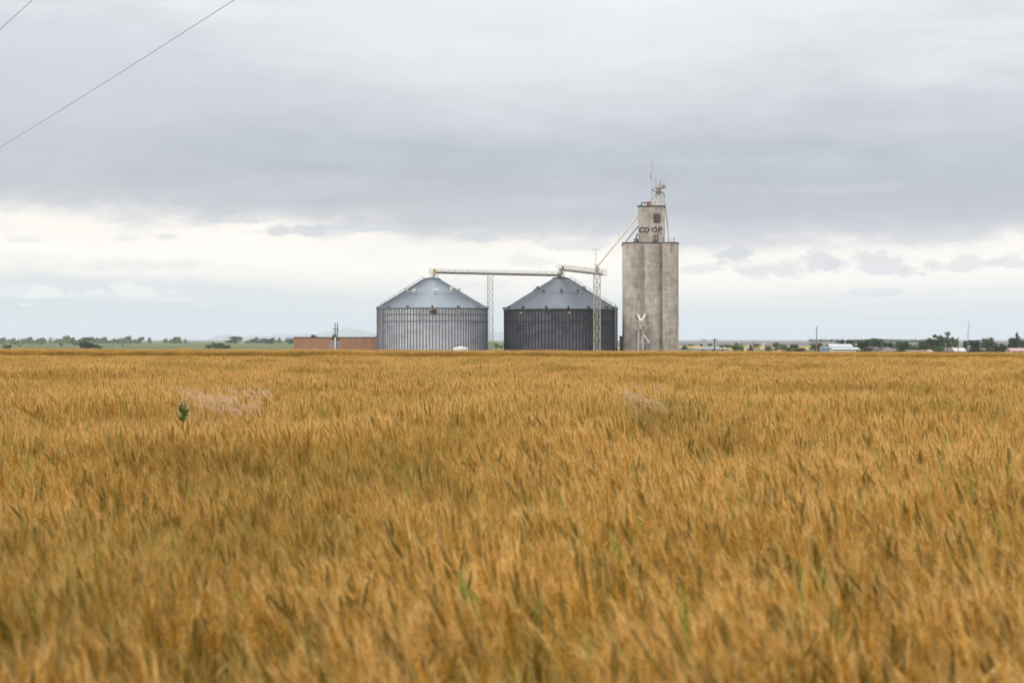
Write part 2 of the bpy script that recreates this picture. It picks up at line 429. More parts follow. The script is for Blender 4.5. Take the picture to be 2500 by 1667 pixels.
def land(name, col, col2, scale, lo=.35, hi=.65, stretch=(1, 1, 1)):
    return material(name, col, .95, 0, col2, scale, stretch, lo, hi, 6)
LAND = [
    land('field_soil', (.13, .09, .05), (.19, .135, .075), 2.0),
    land('yard_gravel', (.27, .235, .185), (.20, .19, .12), .08),
    land('green_pasture', (.052, .067, .011), (.068, .075, .016), .006, stretch=(1, .35, 1)),
    land('ripe_crop', (.30, .205, .055), (.25, .175, .055), .01),
    land('ploughed_plain', (.10, .08, .083), (.072, .066, .064), .0016, stretch=(.5, 1, 1)),
    land('rough_grass', (.05, .062, .022), (.10, .088, .04), .02),
]
def build_ground():
    angs = np.concatenate([np.linspace(-180, -24, 40)[:-1], np.linspace(-24, 24, 97), np.linspace(24, 180, 40)[1:-1]])
    rad = np.concatenate([[.0], np.linspace(1, 64, 90), np.linspace(67, 140, 30), np.geomspace(146, 1000, 50), np.geomspace(1030, 23000, 70)])
    na, nr = len(angs), len(rad)
    A, Rr = np.meshgrid(np.radians(angs), rad)
    X = np.sin(A)*Rr; Yv = np.cos(A)*Rr; Z = zg(X, Yv)
    verts = np.stack([X, Yv, Z], -1).reshape(-1, 3)
    faces = []; mi = []
    for i in range(nr-1):
        r = (rad[i]+rad[i+1])/2
        for k in range(na):
            k2 = (k+1) % na; a = angs[k]
            # x in photo px for this azimuth
            px = 1250 + math.tan(math.radians(max(-80, min(80, a))))*F if abs(a) < 80 else (1e5 if a > 0 else -1e5)
            if r < 110: c = 0
            elif px < 1215:
                c = 1 if 330 < r < 420 and px > 690 else (2 if r < 4300 else 4)
            elif px < 1530: c = 1 if 330 < r < 420 else (2 if r < 900 else (3 if r < 1150 else 2 if r < 2500 else 4))
            else:
                wob = 90*math.sin(a*3.1)+60*math.sin(a*7.7)
                if r < 820: c = 5
                elif r < 1010+wob*.5: c = 5
                elif r < 1270+wob and px < 1960: c = 3
                elif r < 1480: c = 5
                else: c = 4
            if i == 0:
                faces.append((k, na+k2, na+k)) if False else faces.append((0, na+k, na+k2))
            else: faces.append((i*na+k, (i+1)*na+k, (i+1)*na+k2, i*na+k2))
            mi.append(c)
    me = bpy.data.meshes.new('ground'); me.from_pydata(verts.tolist(), [], faces)
    for m in LAND: me.materials.append(m)
    me.polygons.foreach_set('material_index', mi)
    me.polygons.foreach_set('use_smooth', [True]*len(me.polygons)); me.update()
    o = bpy.data.objects.new('ground', me); COL.objects.link(o); tag(o, kind='structure')
    # every face must look up
    bm = bmesh.new(); bm.from_mesh(me); bmesh.ops.delete(bm, geom=[v for v in bm.verts if not v.link_faces], context='VERTS')
    bmesh.ops.recalc_face_normals(bm, faces=bm.faces)
    if sum(f.normal.z for f in bm.faces) < 0: bmesh.ops.reverse_faces(bm, faces=bm.faces)
    bm.to_mesh(me); bm.free()
build_ground()

def build_hills():
    prof = [(470, 830), (505, 829), (520, 822), (535, 818), (550, 816.5), (570, 818), (590, 822), (620, 819), (650, 821), (680, 815.5), (690, 814.5),
            (705, 817), (740, 814), (770, 815), (800, 810), (820, 807), (835, 801), (848, 799), (870, 803), (890, 808), (920, 814), (960, 818), (1050, 812),
            (1120, 806), (1200, 808), (1260, 812), (1330, 822), (1400, 829), (1430, 831)]
    Y0 = 20000.0
    xs = np.linspace(470, 1430, 241); hp = np.interp(xs, [p[0] for p in prof], [829-p[1] for p in prof])
    hp = hp + .5*np.sin(xs*.31) + .35*np.sin(xs*.83+1)
    ts = np.linspace(-1, 1, 17); verts = []; faces = []
    for x, h in zip(xs, hp):
        for t in ts:
            Y = Y0 + t*2000
            prof_t = (1-abs(t)**1.5) if t < 0 else (1-t**2)
            bump = 1 + .10*math.sin(x*.11+t*5)*(1-prof_t)
            z = -4.4 + max(h, 0)*Y0/F*prof_t*bump + (5.5 if h > 1 else 0)*prof_t
            verts.append(((x-1250)/F*Y, Y, z))
    n = len(ts)
    for i in range(len(xs)-1):
        for k in range(n-1): faces.append((i*n+k, (i+1)*n+k, (i+1)*n+k+1, i*n+k+1))
    me = bpy.data.meshes.new('hills'); me.from_pydata(verts, [], faces); me.update()
    me.polygons.foreach_set('use_smooth', [True]*len(me.polygons))
    me.materials.append(material('hill_scrub', (.07, .075, .08), .95, 0, (.10, .10, .10), .002))
    o = bpy.data.objects.new('hills', me); COL.objects.link(o); tag(o, kind='structure')
build_hills()

# ------------------------------------------------------------------ grain bins
def grain_bin(name, label, pcx, Yc, Rr, y_eave, y_top, wall, roof, rib, n_st, n_rib, rings, ridge_y, vents, eave_vents, sign, marks, ladder_deg, stair_deg):
    cx = PX(pcx, Yc); base = gz(cx, Yc)
    yf = Yc - Rr
    ze = PZ(y_eave, yf+1.2); zt = PZ(y_top, Yc)
    r_top = 1.75
    t = thing(name, label, 'grain bin', (cx, Yc, base))
    c = Vector((cx, Yc, 0))
    def at(deg, r, z): a = R(deg); return Vector((cx + r*math.sin(a), Yc - r*math.cos(a), z))     # 0 deg faces the camera
    w = MB(); w.lathe(c, [(Rr, base-.3), (Rr, ze)], 144)
    w_o = w.build('wall', wall, t, smooth=30)
    # upright stiffeners, bolted over the sheets: a pattern of the wall
    st = MB()
    for k in range(n_st):
        d = 360*k/n_st
        p0 = at(d, Rr+.045, base-.2); p1 = at(d, Rr+.045, ze-.06)
        a = R(d); tx = Vector((math.cos(a), math.sin(a), 0)); nr = Vector((math.sin(a), -math.cos(a), 0))
        vs = []
        for p in (p0, p1):
            for u, v in ((-.11, -.05), (-.09, .07), (.09, .07), (.11, -.05)): vs.append(p + tx*u + nr*v)
        st.add(vs, [(0, 1, 5, 4), (1, 2, 6, 5), (2, 3, 7, 6), (4, 5, 6, 7)])
    st.build('stiffeners', rib, t)
    for ry in rings:
        z = PZ(ry, yf+.8); g = MB(); g.lathe(Vector((cx, Yc, z)), [(Rr+.11, -.07), (Rr+.17, -.07), (Rr+.17, .07), (Rr+.11, .07), (Rr+.11, -.07)], 120, False)
        g.build('wind_ring', rib, t)
    g = MB(); g.lathe(Vector((cx, Yc, ze)), [(Rr-.05, -.16), (Rr+.17, -.16), (Rr+.23, .02), (Rr-.05, .05)], 144, False)
    g.build('eave_flashing', M['dark_trim'] if rib is M['rib_dark'] else M['rib_pale'], t)
    # roof cone
    g = MB(); g.lathe(c, [(Rr+.28, ze+.02), (Rr*.56, ze+.02+(zt-ze-.02)*(Rr+.28-Rr*.56)/(Rr+.28-r_top)), (r_top, zt)], 144, False)
    rf = g.build('roof', roof, t, smooth=40)
    def roof_z(r): return ze + .02 + (zt-ze-.02)*(Rr+.28-r)/(Rr+.28-r_top)
    g = MB()
    for k in range(n_rib):
        d = 360*(k+.5)/n_rib
        segs = [(Rr+.3, Rr*.55)] if k % 2 else [(Rr+.3, r_top+.02)]
        for ra, rb in segs:
            p = at(d, ra, roof_z(ra)+.05); q = at(d, rb, roof_z(rb)+.05)
            g.beam(p, q, .15, .12)
    g.build('roof_ribs', M['roof_rib'] if 'roof_rib' in M else roof, rf)
    if ridge_y:
        rr = Rr*.56
        g = MB(); g.lathe(Vector((cx, Yc, roof_z(rr))), [(rr+.08, .02), (rr+.06, .10), (rr-.04, .13), (rr-.06, .05)], 120, False)
        g.build('stiffening_ring', M['rib_pale'] if rib is M['rib_pale'] else M['dark_trim'], rf)
    # collar and lid
    g = MB(); g.lathe(Vector((cx, Yc, zt)), [(r_top+.12, -.16), (r_top+.12, .14), (r_top+.3, .14), (r_top+.3, .22), (.7, .42), (.7, .55)], 48)
    g.build('roof_cap', roof if rib is M['rib_pale'] else M['dark_trim'], t, smooth=40)
    # gooseneck roof vents
    for d, fr in vents:
        r = Rr*fr; z = roof_z(r); g = MB()
        p = at(d, r, z-.1)
        g.cyl(p, p+Vector((0, 0, .75)), .28, .28, 12)
        q = at(d, r+.45, z+.55); s = at(d, r-.1, z+.72); g.beam(s, q, .62, .42)
        g.build('roof_vent', M['white_steel'] if rib is M['rib_pale'] else M['rib_pale'], t)
    for d in eave_vents:
        g = MB(); p = at(d, Rr-.15, roof_z(Rr-.15)+.18); q = at(d, Rr+.42, roof_z(Rr+.1)+.28); g.beam(p, q, .42, .34)
        p2 = at(d, Rr-.45, roof_z(Rr-.45)+.12); g.beam(p2, p, .34, .3)
        g.build('eave_vent', rib if rib is M['rib_dark'] else M['rib_pale'], t)
    # caged wall ladder
    g = MB()
    for s in (-.22, .22):
        dd = math.degrees(s/Rr)
        g.beam(at(ladder_deg+dd, Rr+.28, base), at(ladder_deg+dd, Rr+.28, ze+1.1), .07)
    z = base+.4
    while z < ze+1:
        a = math.degrees(.22/Rr); g.beam(at(ladder_deg-a, Rr+.28, z), at(ladder_deg+a, Rr+.28, z), .035); z += .32
    g.build('ladder', M['grey_metal'], t)
    g = MB(); z = base+2.4
    while z < ze+1.1:
        pts = [at(ladder_deg + math.degrees(.38*math.sin(q)/Rr), Rr+.28+.38*(1-math.cos(q))*.95, z) for q in np.linspace(-math.pi*.6, math.pi*.6, 9)]
        g.tube(pts, .02, 4); z += .9
    for q in np.linspace(-math.pi*.6, math.pi*.6, 7):
        a = ladder_deg + math.degrees(.38*math.sin(q)/Rr); r = Rr+.28+.38*(1-math.cos(q))*.95
        g.beam(at(a, r, base+2.4), at(a, r, ze+1.1), .05)
    g.build('ladder_cage', M['grey_metal'], t)
    g = MB()
    for k in range(2):
        zz = base + (1.1 if k == 0 else 2.2); g.beam(at(ladder_deg-3, Rr+.45, zz-.1), at(ladder_deg+3, Rr+.45, zz-.1), .7, .06)
        break
    g.build('ladder_landing', M['grey_metal'], t)
    # roof stair with hand rail up the slope
    g = MB(); off = math.degrees(.32/8)
    for s in (-1, 1):
        a = at(stair_deg+s*off*.6, Rr+.2, roof_z(Rr+.2)+.2); b = at(stair_deg+s*off*4, r_top+.3, roof_z(r_top+.3)+.2); g.beam(a, b, .06, .18)
    n = 34
    for k in range(n):
        f = k/(n-1); r = Rr+.1 + (r_top+.5-Rr)*f; dd = math.degrees(.32/r)
        g.beam(at(stair_deg-dd, r, roof_z(r)+.26), at(stair_deg+dd, r, roof_z(r)+.26), .16, .04)
    g.build('roof_stair', M['stair'], t)
    g = MB(); last = None
    for k in range(10):
        f = k/9; r = Rr+.1 + (r_top+.6-Rr)*f; dd = math.degrees(.36/r); z = roof_z(r)
        g.beam(at(stair_deg+dd, r, z), at(stair_deg+dd, r, z+1.0), .07)
        cur = (at(stair_deg+dd, r, z+1.0), at(stair_deg+dd, r, z+.55))
        if last: g.beam(last[0], cur[0], .07); g.beam(last[1], cur[1], .05)
        last = cur
    g.build('stair_rail', M['stair'], t)
    def deg_of(px): return math.degrees(math.asin(max(-1, min(1, ((px-pcx)/F*(Yc-Rr*.6))/Rr))))
    if sign:
        px, py, wpx, hpx = sign; d = deg_of(px); z = PZ(py, yf+.3)
        a = R(d); tx = Vector((math.cos(a), math.sin(a), 0)); nr = Vector((math.sin(a), -math.cos(a), 0)); c0 = at(d, Rr+.20, z)
        Mx = Matrix((( tx.x, 0, nr.x, c0.x), (tx.y, 0, nr.y, c0.y), (0, 1, 0, c0.z), (0, 0, 0, 1)))
        def oval(rx, ry, z0, z1):
            m = MB(); m.prism([(rx*math.cos(q), ry*math.sin(q)) for q in np.linspace(0, 2*math.pi, 40)[:-1]], z0, z1); return m
        s = oval(wpx/20, hpx/20, -.06, .03).build('oval_sign', M['sign_rim'], t, Mx=Mx)
        oval(wpx/20-.10, hpx/20-.09, .03, .045).build('sign_face', M['sign_orange'], s, Mx=Mx)
        m = MB()
        hgt = hpx/20*.55; sw = .07
        def stroke(pts, wd=sw):
            for (x0, y0), (x1, y1) in zip(pts[:-1], pts[1:]):
                dxx, dyy = x1-x0, y1-y0; L = math.hypot(dxx, dyy); nx, ny = -dyy/L*wd/2, dxx/L*wd/2
                ex, ey = dxx/L*wd*.4, dyy/L*wd*.4
                m.prism([(x0+nx-ex, y0+ny-ey), (x0-nx-ex, y0-ny-ey), (x1-nx+ex, y1-ny+ey), (x1+nx+ex, y1+ny+ey)], .045, .055)
        W2 = .15
        stroke([(-.27+W2*math.cos(q), hgt*math.sin(q)) for q in np.linspace(.9, 2*math.pi-.25, 10)] + [(-.14, -.02), (-.25, -.02)])      # G
        stroke([(.02+W2*.85*math.cos(q), hgt*.5+hgt*.5*math.sin(q)) for q in np.linspace(.5, 1.5*math.pi, 7)] +
               [(.02+W2*.85*math.cos(q), -hgt*.5+hgt*.5*math.sin(q)) for q in np.linspace(.45*math.pi, -math.pi+.4, 7)])                    # S
        stroke([(.28, -hgt), (.28, hgt)], .09)                                                                                           # I
        m.build('sign_lettering', M['sign_text'], s, Mx=Mx)
    for px, py in marks:
        d = deg_of(px); z = PZ(py, yf+1.5); g = MB(); p = at(d-.9, Rr+.19, z); q = at(d+.9, Rr+.19, z); g.beam(p, q, .05, .42)
        g.build('marker_sign', M['sign_mark'], t)
    return t, at, ze, zt

M['roof_rib'] = material('roof_rib_metal', (.14, .16, .19), .5, .4)
M['stair'] = material('dull_stair_steel', (.12, .12, .135), .6, .3)
YB = 382.0
bin_a = grain_bin('grain_bin', 'pale galvanised grain bin with an oval orange sign under its eave', 1055.5, YB, 13.45, 751.5, 681.5,
                  M['wall_pale'], M['roof_pale'], M['rib_pale'], 110, 132, (767, 783.5), None,
                  [(-64, .50), (-31, .57), (9, .57), (46, .50), (110, .5), (180, .5), (-120, .5)], (-62, -48, -23, 3, 30, 56, 90, 125, 160, 195, 230, 265),
                  (1066, 761, 17.5, 11.5), ((947, 769), (1124.5, 768.5)), -58, -66)
bin_b = grain_bin('grain_bin', 'dark weathered grain bin between the lattice towers, beside the concrete elevator', 1368.5, YB, 13.75, 754, 680.5,
                  M['wall_dark'], M['roof_dark'], M['rib_dark'], 104, 120, (757.5, 785.5), 720,
                  [(-60, .46), (-36, .54), (0, .54), (31, .54), (58, .46), (120, .5), (180, .5), (-120, .5)], (-66, -42, -16, 6, 27, 51, 65, 95, 130, 165, 200, 235, 270),
                  None, ((1271, 763), (1386, 763)), 68, 70)

# ------------------------------------------------------------------ white tank in front of the pale bin
def build_tank():
    Y = 362; cx = PX(1125, Y); base = gz(cx, Y); r = 18/F*Y; z1 = PZ(848.2, Y); z2 = PZ(846.6, Y)
    t = thing('water_tank', 'white round tank with a small lid, standing in front of the pale bin', 'tank', (cx, Y, base))
    g = MB(); g.lathe(Vector((cx, Y, 0)), [(r, base-.1), (r, base+.9), (r+.04, base+.95), (r, base+1.0), (r, z1-.1), (r-.08, z1), (.42, z2)], 40); g.build('tank_body', M['white_plastic'], t, smooth=35)
    g = MB(); g.lathe(Vector((cx, Y, z2)), [(.40, -.05), (.40, .12), (.32, .16)], 20); g.build('lid', M['white_plastic'], t, smooth=35)
    g = MB(); g.cyl((cx+.7, Y, z2-.1), (cx+.7, Y, z2+.14), .06, .06, 8); g.build('vent_pipe', M['white_plastic'], t)
build_tank()

# ------------------------------------------------------------------ concrete elevator
ye = 380.0
def build_elevator():
    cx = PX(1590, ye); base = gz(cx, ye); top = PZ(594.5, ye)
    t = thing('grain_elevator', 'tall pale concrete grain elevator with CO OP lettered on its headhouse', 'grain elevator', (cx, ye, base))
    k = ye/F      # metres per photo pixel here
    def X(px): return (px-1590)*k
    poly = []
    def arc(c, a, b, y0, n=18, q0=math.pi, q1=0.0):
        for q in np.linspace(q0, q1, n): poly.append((c + a*math.cos(q), y0 - b*math.sin(q)))
    arc(X(1543), X(1565)-X(1543), 1.25, 1.7)
    poly.append((X(1565), 1.8)); poly.append((X(1573), 1.8))
    arc(X(1592), X(1611)-X(1592), .85, 1.6)
    poly.append((X(1611), 1.95)); poly.append((X(1616.5), 1.95))
    arc(X(1635), X(1653.5)-X(1635), 1.2, 1.7)
    for q in np.linspace(-math.pi/2, math.pi/2, 12): poly.append((X(1653.5) + .55*math.cos(q), 4.6 + 2.7*math.sin(q)))
    for q in np.linspace(-math.pi/2, math.pi/2, 12): poly.append((X(1653.5) + .55*math.cos(q), 10.2 + 2.7*math.sin(q)))
    poly.append((X(1527), 12.9)); poly.append((X(1524.5), 7.4)); poly.append((X(1524.5), 3.5))
    pw = [(x+cx, y+ye-1.7) for x, y in poly][::-1]
    w = MB(); w.prism(pw, base-.3, top)
    w.build('silo_wall', M['concrete'], t, smooth=28)
    # slab following the cluster, a little proud of it
    mcx = sum(p[0] for p in pw)/len(pw); mcy = sum(p[1] for p in pw)/len(pw)
    s = MB(); s.prism([(mcx+(x-mcx)*1.022, mcy+(y-mcy)*1.02) for x, y in pw], top, top+.28); s.build('roof_slab', M['cap'], t)
    g = MB(); g.beam((cx+X(1602.3), ye-1.5, top-.05), (cx+X(1602.3), ye-1.5, base), .07); g.build('conduit', M['grey_metal'], t)
    # headhouse, turned a little so that its right flank just shows
    hy = ye + 2.2; hz0 = top+.28; hz1 = PZ(504.5, hy)
    kk = hy/F; hw = (1620.5-1558)*kk; hd = 6.2
    ang = R(-7.6)
    c0 = Vector((PX(1558, hy), hy, 0))
    Mx = Matrix.Translation(c0) @ Matrix.Rotation(ang, 4, 'Z')
    hh = MB(); hh.box(0, hw, 0, hd, hz0, hz1); hh_o = hh.build('headhouse', M['concrete'], t, Mx=Mx)
    g = MB(); g.box(-.2, hw+.2, -.2, hd+.2, hz1, hz1+.22); g.build('headhouse_roof', M['cap'], t, Mx=Mx)
    def fx(px): return (px-1558)*kk
    def fz(py): return PZ(py, hy)
    # louvred window in its frame, worn trace of old paint round it
    g = MB(); g.box(fx(1596), fx(1611), -.05, -.003, fz(544.6), fz(523.8)); win = g.build('window', M['louvre'], t, Mx=Mx)
    g = MB()
    for i in range(9):
        z = fz(544.6)+.16+i*.22
        g.add([(fx(1596.8), -.052, z-.05), (fx(1610.2), -.052, z-.05), (fx(1610.2), -.13, z-.10), (fx(1596.8), -.13, z-.10), (fx(1596.8), -.052, z+.02), (fx(1610.2), -.052, z+.02)], [(0, 1, 2, 3), (3, 2, 5, 4)])
    g.build('slats', M['louvre'], win, Mx=Mx)
    g = MB(); zz0, zz1 = fz(544.6), fz(523.8)
    g.box(fx(1595), fx(1596), -.10, 0, zz0-.1, zz1+.1); g.box(fx(1611), fx(1612), -.10, 0, zz0-.1, zz1+.1)
    g.box(fx(1596), fx(1611), -.10, 0, zz1, zz1+.1); g.box(fx(1603), fx(1604), -.14, -.05, zz0, zz1)
    g.build('window_frame', M['louvre'], win, Mx=Mx)
    g = MB()
    for (x0, x1, y0, y1) in ((1583, 1586, 518, 527), (1587.5, 1592, 517, 524), (1592.5, 1596, 519.5, 526), (1594, 1614, 518.5, 522.4), (1612.5, 1615, 523, 541), (1591, 1594.6, 529, 536), (1586, 1590, 526, 531)):
        xa, xb, za, zb = fx(x0), fx(x1), fz(y1), fz(y0); n = 7
        pts = [(xa+(xb-xa)*(.5+.5*math.cos(q))*(.85+.15*random.random()), za+(zb-za)*(.5+.5*math.sin(q))*(.8+.2*random.random())) for q in np.linspace(0, 2*math.pi, 10)[:-1]]
        n = len(pts); g.add([(x, -.004, z) for x, z in pts], [tuple(range(n))])
    g.build('paint_trace', M['stain'], hh_o, Mx=Mx)
    # double door
    g = MB(); g.box(fx(1593.3), fx(1607), -.06, -.003, hz0, fz(573.5)); dr = g.build('door', M['louvre'], t, Mx=Mx)
    for x0, x1 in ((1594.6, 1598.2), (1600.4, 1604)):
        for y0, y1 in ((576, 580.5), (581.5, 586)):
            g = MB(); g.box(fx(x0), fx(x1), -.075, -.06, fz(y1), fz(y0)); g.build('pane', M['pane'], dr, Mx=Mx)
    g = MB(); g.box(fx(1599), fx(1599.6), -.085, -.06, hz0, fz(573.5)); g.build('door_gap', M['black'], dr, Mx=Mx)
    # CO OP
    def ring(cxp, wpx, q0, q1, name):
        m = MB(); zc = (fz(568)+fz(555))/2; ro_z = (fz(555)-fz(568))/2; ro_x = wpx*kk/2; wd = .265
        qs = np.linspace(q0, q1, 40); vs = []
        for q in qs:
            for rx, rz in ((ro_x, ro_z), (ro_x-wd, ro_z-wd)):
                for y in (-.05, 0.0): vs.append((fx(cxp)+rx*math.cos(q), y, zc+rz*math.sin(q)))
        fs = []
        for i in range(len(qs)-1):
            a, b = i*4, i*4+4
            fs += [(a, b, b+2, a+2), (a, a+1, b+1, b), (a+2, b+2, b+3, a+3)]
        fs += [(0, 2, 3, 1), (len(vs)-4, len(vs)-3, len(vs)-1, len(vs)-2)]
        m.add(vs, fs); return m
    ring(1567.2, 13, R(42), R(318), 'C').build('letter', M['letter'], t, Mx=Mx)
    ring(1578.8, 13, 0, 2*math.pi, 'O').build('letter', M['letter'], t, Mx=Mx)
    ring(1598, 13.4, 0, 2*math.pi, 'O').build('letter', M['letter'], t, Mx=Mx)
    m = MB(); zt_, zb_ = fz(555), fz(568); x0 = fx(1607.3); m.box(x0, x0+.265, -.05, 0, zb_, zt_)
    zc = zt_-.38; vs = []; qs = np.linspace(math.pi/2, -math.pi/2, 16)
    for q in qs:
        for r_ in (.38, .38-.24):
            for y in (-.05, 0): vs.append((x0+.55+r_*math.cos(q), y, zc+r_*math.sin(q)))
    fs = []
    for i in range(len(qs)-1):
        a, b = i*4, i*4+4; fs += [(a, a+2, b+2, b), (a, b, b+1, a+1), (a+2, a+3, b+3, b+2)]
    m.add(vs, fs); m.box(x0+.266, x0+.55, -.05, 0, zt_-.24, zt_); m.box(x0+.266, x0+.55, -.05, 0, zc-.38, zc-.14)
    m.build('letter', M['letter'], t, Mx=Mx)
    # railing of the main roof
    yr = ye-1.0
    for a, b in (((1531, 1552)), ((1622, 1648))):
        g = MB()
        for px in np.linspace(a, b, 4): g.beam((PX(px, yr), yr, top+.28), (PX(px, yr), yr, top+1.1), .045)
        for hgt in (.62, 1.1): g.beam((PX(a, yr), yr, top+hgt), (PX(b, yr), yr, top+hgt), .05)
        g.build('roof_railing', M['mast'], t)
    g = MB(); g.beam((PX(1645.3, yr), yr, top+.28), (PX(1645.3, yr), yr, top+1.5), .12)
    g.build('vent_stub', M['dark_trim'], t)
    g = MB(); g.beam((PX(1619.5, yr), yr, top+.28), (PX(1619.5, yr), yr, top+1.5), .12); g.build('vent_stub', M['dark_trim'], t)
    return t, top, hz1+.22, hy
elev, el_top, hh_top, hy = build_elevator()

# blower with a yellow guard beside the headhouse
def build_blower():
    Y = ye+1.0; z = el_top+.28
    t = thing('roof_blower', 'dark blower with a yellow guard on the lower roof beside the headhouse', 'blower', (PX(1552, Y), Y, z))
    g = MB(); c = Vector((PX(1552.5, Y), Y, z+.55)); g.cyl(c+Vector((0, -.35, 0)), c+Vector((0, .35, 0)), .55, .55, 20); g.box(c.x-.4, c.x+.7, Y-.3, Y+.3, z, z+.35); g.build('blower_body', M['dark_trim'], t, smooth=40)
    g = MB(); g.box(PX(1549.3, Y), PX(1551.2, Y), Y-.42, Y-.36, z+.2, z+1.0); g.build('yellow_guard', M['yellow'], t)
    g = MB(); g.tube([(PX(1552, Y), Y+.1, z+.9), (PX(1554, Y), Y+.3, z+1.6), (PX(1557.2, Y), Y+.9, z+2.2)], .16, 10); g.build('duct', M['dark_trim'], t, smooth=60)
build_blower()
# black chute from the headhouse down to the lower roof edge
g = MB(); g.tube([P(1557.8, 553, hy+.4), P(1529.5, 588, ye-.4), (PX(1529, ye-.4), ye-.4, el_top+.28)], .13, 8)
tag(g.build('chute', M['dark_trim'], None, smooth=50), 'thin black chute slanting from the headhouse to the lower roof edge', 'chute')

# long spout from the headhouse to the lattice tower
YT = 368.5
def build_spout():
    a = P(1559, 525.5, hy+1.2); b = P(1459.5, 649, YT)
    t = thing('grain_spout', 'long cream spout sloping from the headhouse down to the lattice tower', 'spout', (b.x, b.y, b.z))
    g = MB(); g.tube([a, b], .19, 12); g.build('spout_pipe', M['cream'], t, smooth=50)
    f = .5; mid = a.lerp(b, f); top = mid + Vector((0, 0, 2.7))
    g = MB(); g.beam(mid, top, .07); g.build('king_post', M['rail'], t)
    g = MB(); g.tube([top, a.lerp(b, .22)+Vector((0, 0, .2))], .014, 4); g.tube([top, a.lerp(b, .78)+Vector((0, 0, .2))], .014, 4); g.build('stay_cables', M['rail'], t)
build_spout()

# distributor tower on the headhouse roof
def build_distributor():
    Y = hy+2.6; z0 = hh_top
    def p(px, py, dy=0): return P(px, py, Y+dy)
    t = thing('distributor_tower', 'cream distributor tower with platforms and fanned spouts on the headhouse roof', 'distributor', (PX(1611, Y), Y, z0))
    g = MB(); c = Vector((PX(1612, Y), Y, 0)); g.lathe(c, [(.22, PZ(459, Y)), (.22, PZ(440, Y)), (.16, PZ(439.4, Y))], 16); g.build('head_drum', M['cream'], t, smooth=40)
    for x0, x1, py, nm in ((1600, 1625, 459, 'platform'), (1598, 1614, 467.8, 'platform')):
        g = MB(); g.box(PX(x0, Y), PX(x1, Y), Y-1.1, Y+1.1, PZ(py+1, Y), PZ(py-.8, Y)); pl = g.build(nm, M['cream'], t)
        g = MB(); zt = PZ(py-9, Y); zm = PZ(py-4.6, Y); zb = PZ(py-.8, Y)
        for xx in np.linspace(PX(x0, Y), PX(x1, Y), 5 if x1-x0 > 20 else 4):
            for yy in (Y-1.05, Y+1.05): g.beam((xx, yy, zb), (xx, yy, zt), .045)
        for z in (zt, zm):
            for yy in (Y-1.05, Y+1.05): g.beam((PX(x0, Y), yy, z), (PX(x1, Y), yy, z), .04)
            for xx in (PX(x0, Y), PX(x1, Y)): g.beam((xx, Y-1.05, z), (xx, Y+1.05, z), .04)
        g.build('railing', M['truss'], pl)
    g = MB(); g.box(PX(1603.5, Y), PX(1613.5, Y), Y-.5, Y+.5, PZ(467, Y), PZ(461, Y)); g.build('distributor_body', M['cream'], t)
    g = MB(); g.box(PX(1616, Y), PX(1623, Y), Y-.6, Y+.2, PZ(458, Y), PZ(453.5, Y)); g.build('drive_motor', M['rust'], t)
    def sp(pts, r, m=M['cream']):
        s = MB(); s.tube(pts, r, 10); s.build('spout', m, t, smooth=60)
    sp([p(1606.5, 468), p(1594.3, 503.2, -1.2)], .26); sp([p(1612, 468), p(1608.5, 503.2, -1.0)], .27)
    sp([p(1605, 469, .3), p(1588.6, 493.2, .8), p(1586, 503.2, .9)], .13)
    sp([p(1612.8, 474, .7), p(1610.5, 503.2, .9)], .12, M['rust'])
    sp([p(1614.5, 469, .2), p(1618.5, 471, .2), p(1621, 474.5, .2), p(1624.2, 503, -.6), p(1626.4, 515, -2.0), p(1633.4, 592.6, -3.0)], .15)
    g = MB()
    for px in (1616, 1620): g.beam(p(px, 503.2, .9), p(px, 468, .9), .05)
    for py in np.arange(470, 503, 4): g.beam(p(1616, py, .9), p(1620, py, .9), .035)
    g.build('access_ladder', M['rail'], t)
    g = MB(); g.beam(p(1600, 493.5, .6), p(1623.5, 493.5, .6), .06); g.beam(p(1606, 493.5, .6), p(1609, 503, .6), .05); g.beam(p(1600.5, 493.5, .6), p(1600.5, 503.2, .6), .05)
    g.build('brace', M['truss'], t)
    g = MB(); g.beam(p(1602, 459, -1), p(1602, 431, -1), .13); g.beam(p(1602, 431, -1), p(1602, 424, -1), .05); g.build('whip_antenna', M['mast'], t)
    g = MB(); a = p(1599.8, 442.5, -1); g.box(a.x-.2, a.x+.2, a.y-.15, a.y+.15, a.z-.28, a.z+.28); g.beam(a, p(1602, 442.5, -1), .05); g.build('panel_antenna', M['mast'], t)
    g = MB(); g.beam(p(1625.3, 459, -1), p(1625.3, 440, -1), .13); g.beam(p(1625.3, 440, -1), p(1625.6, 432, -1), .05); g.build('whip_antenna', M['mast'], t)
build_distributor()

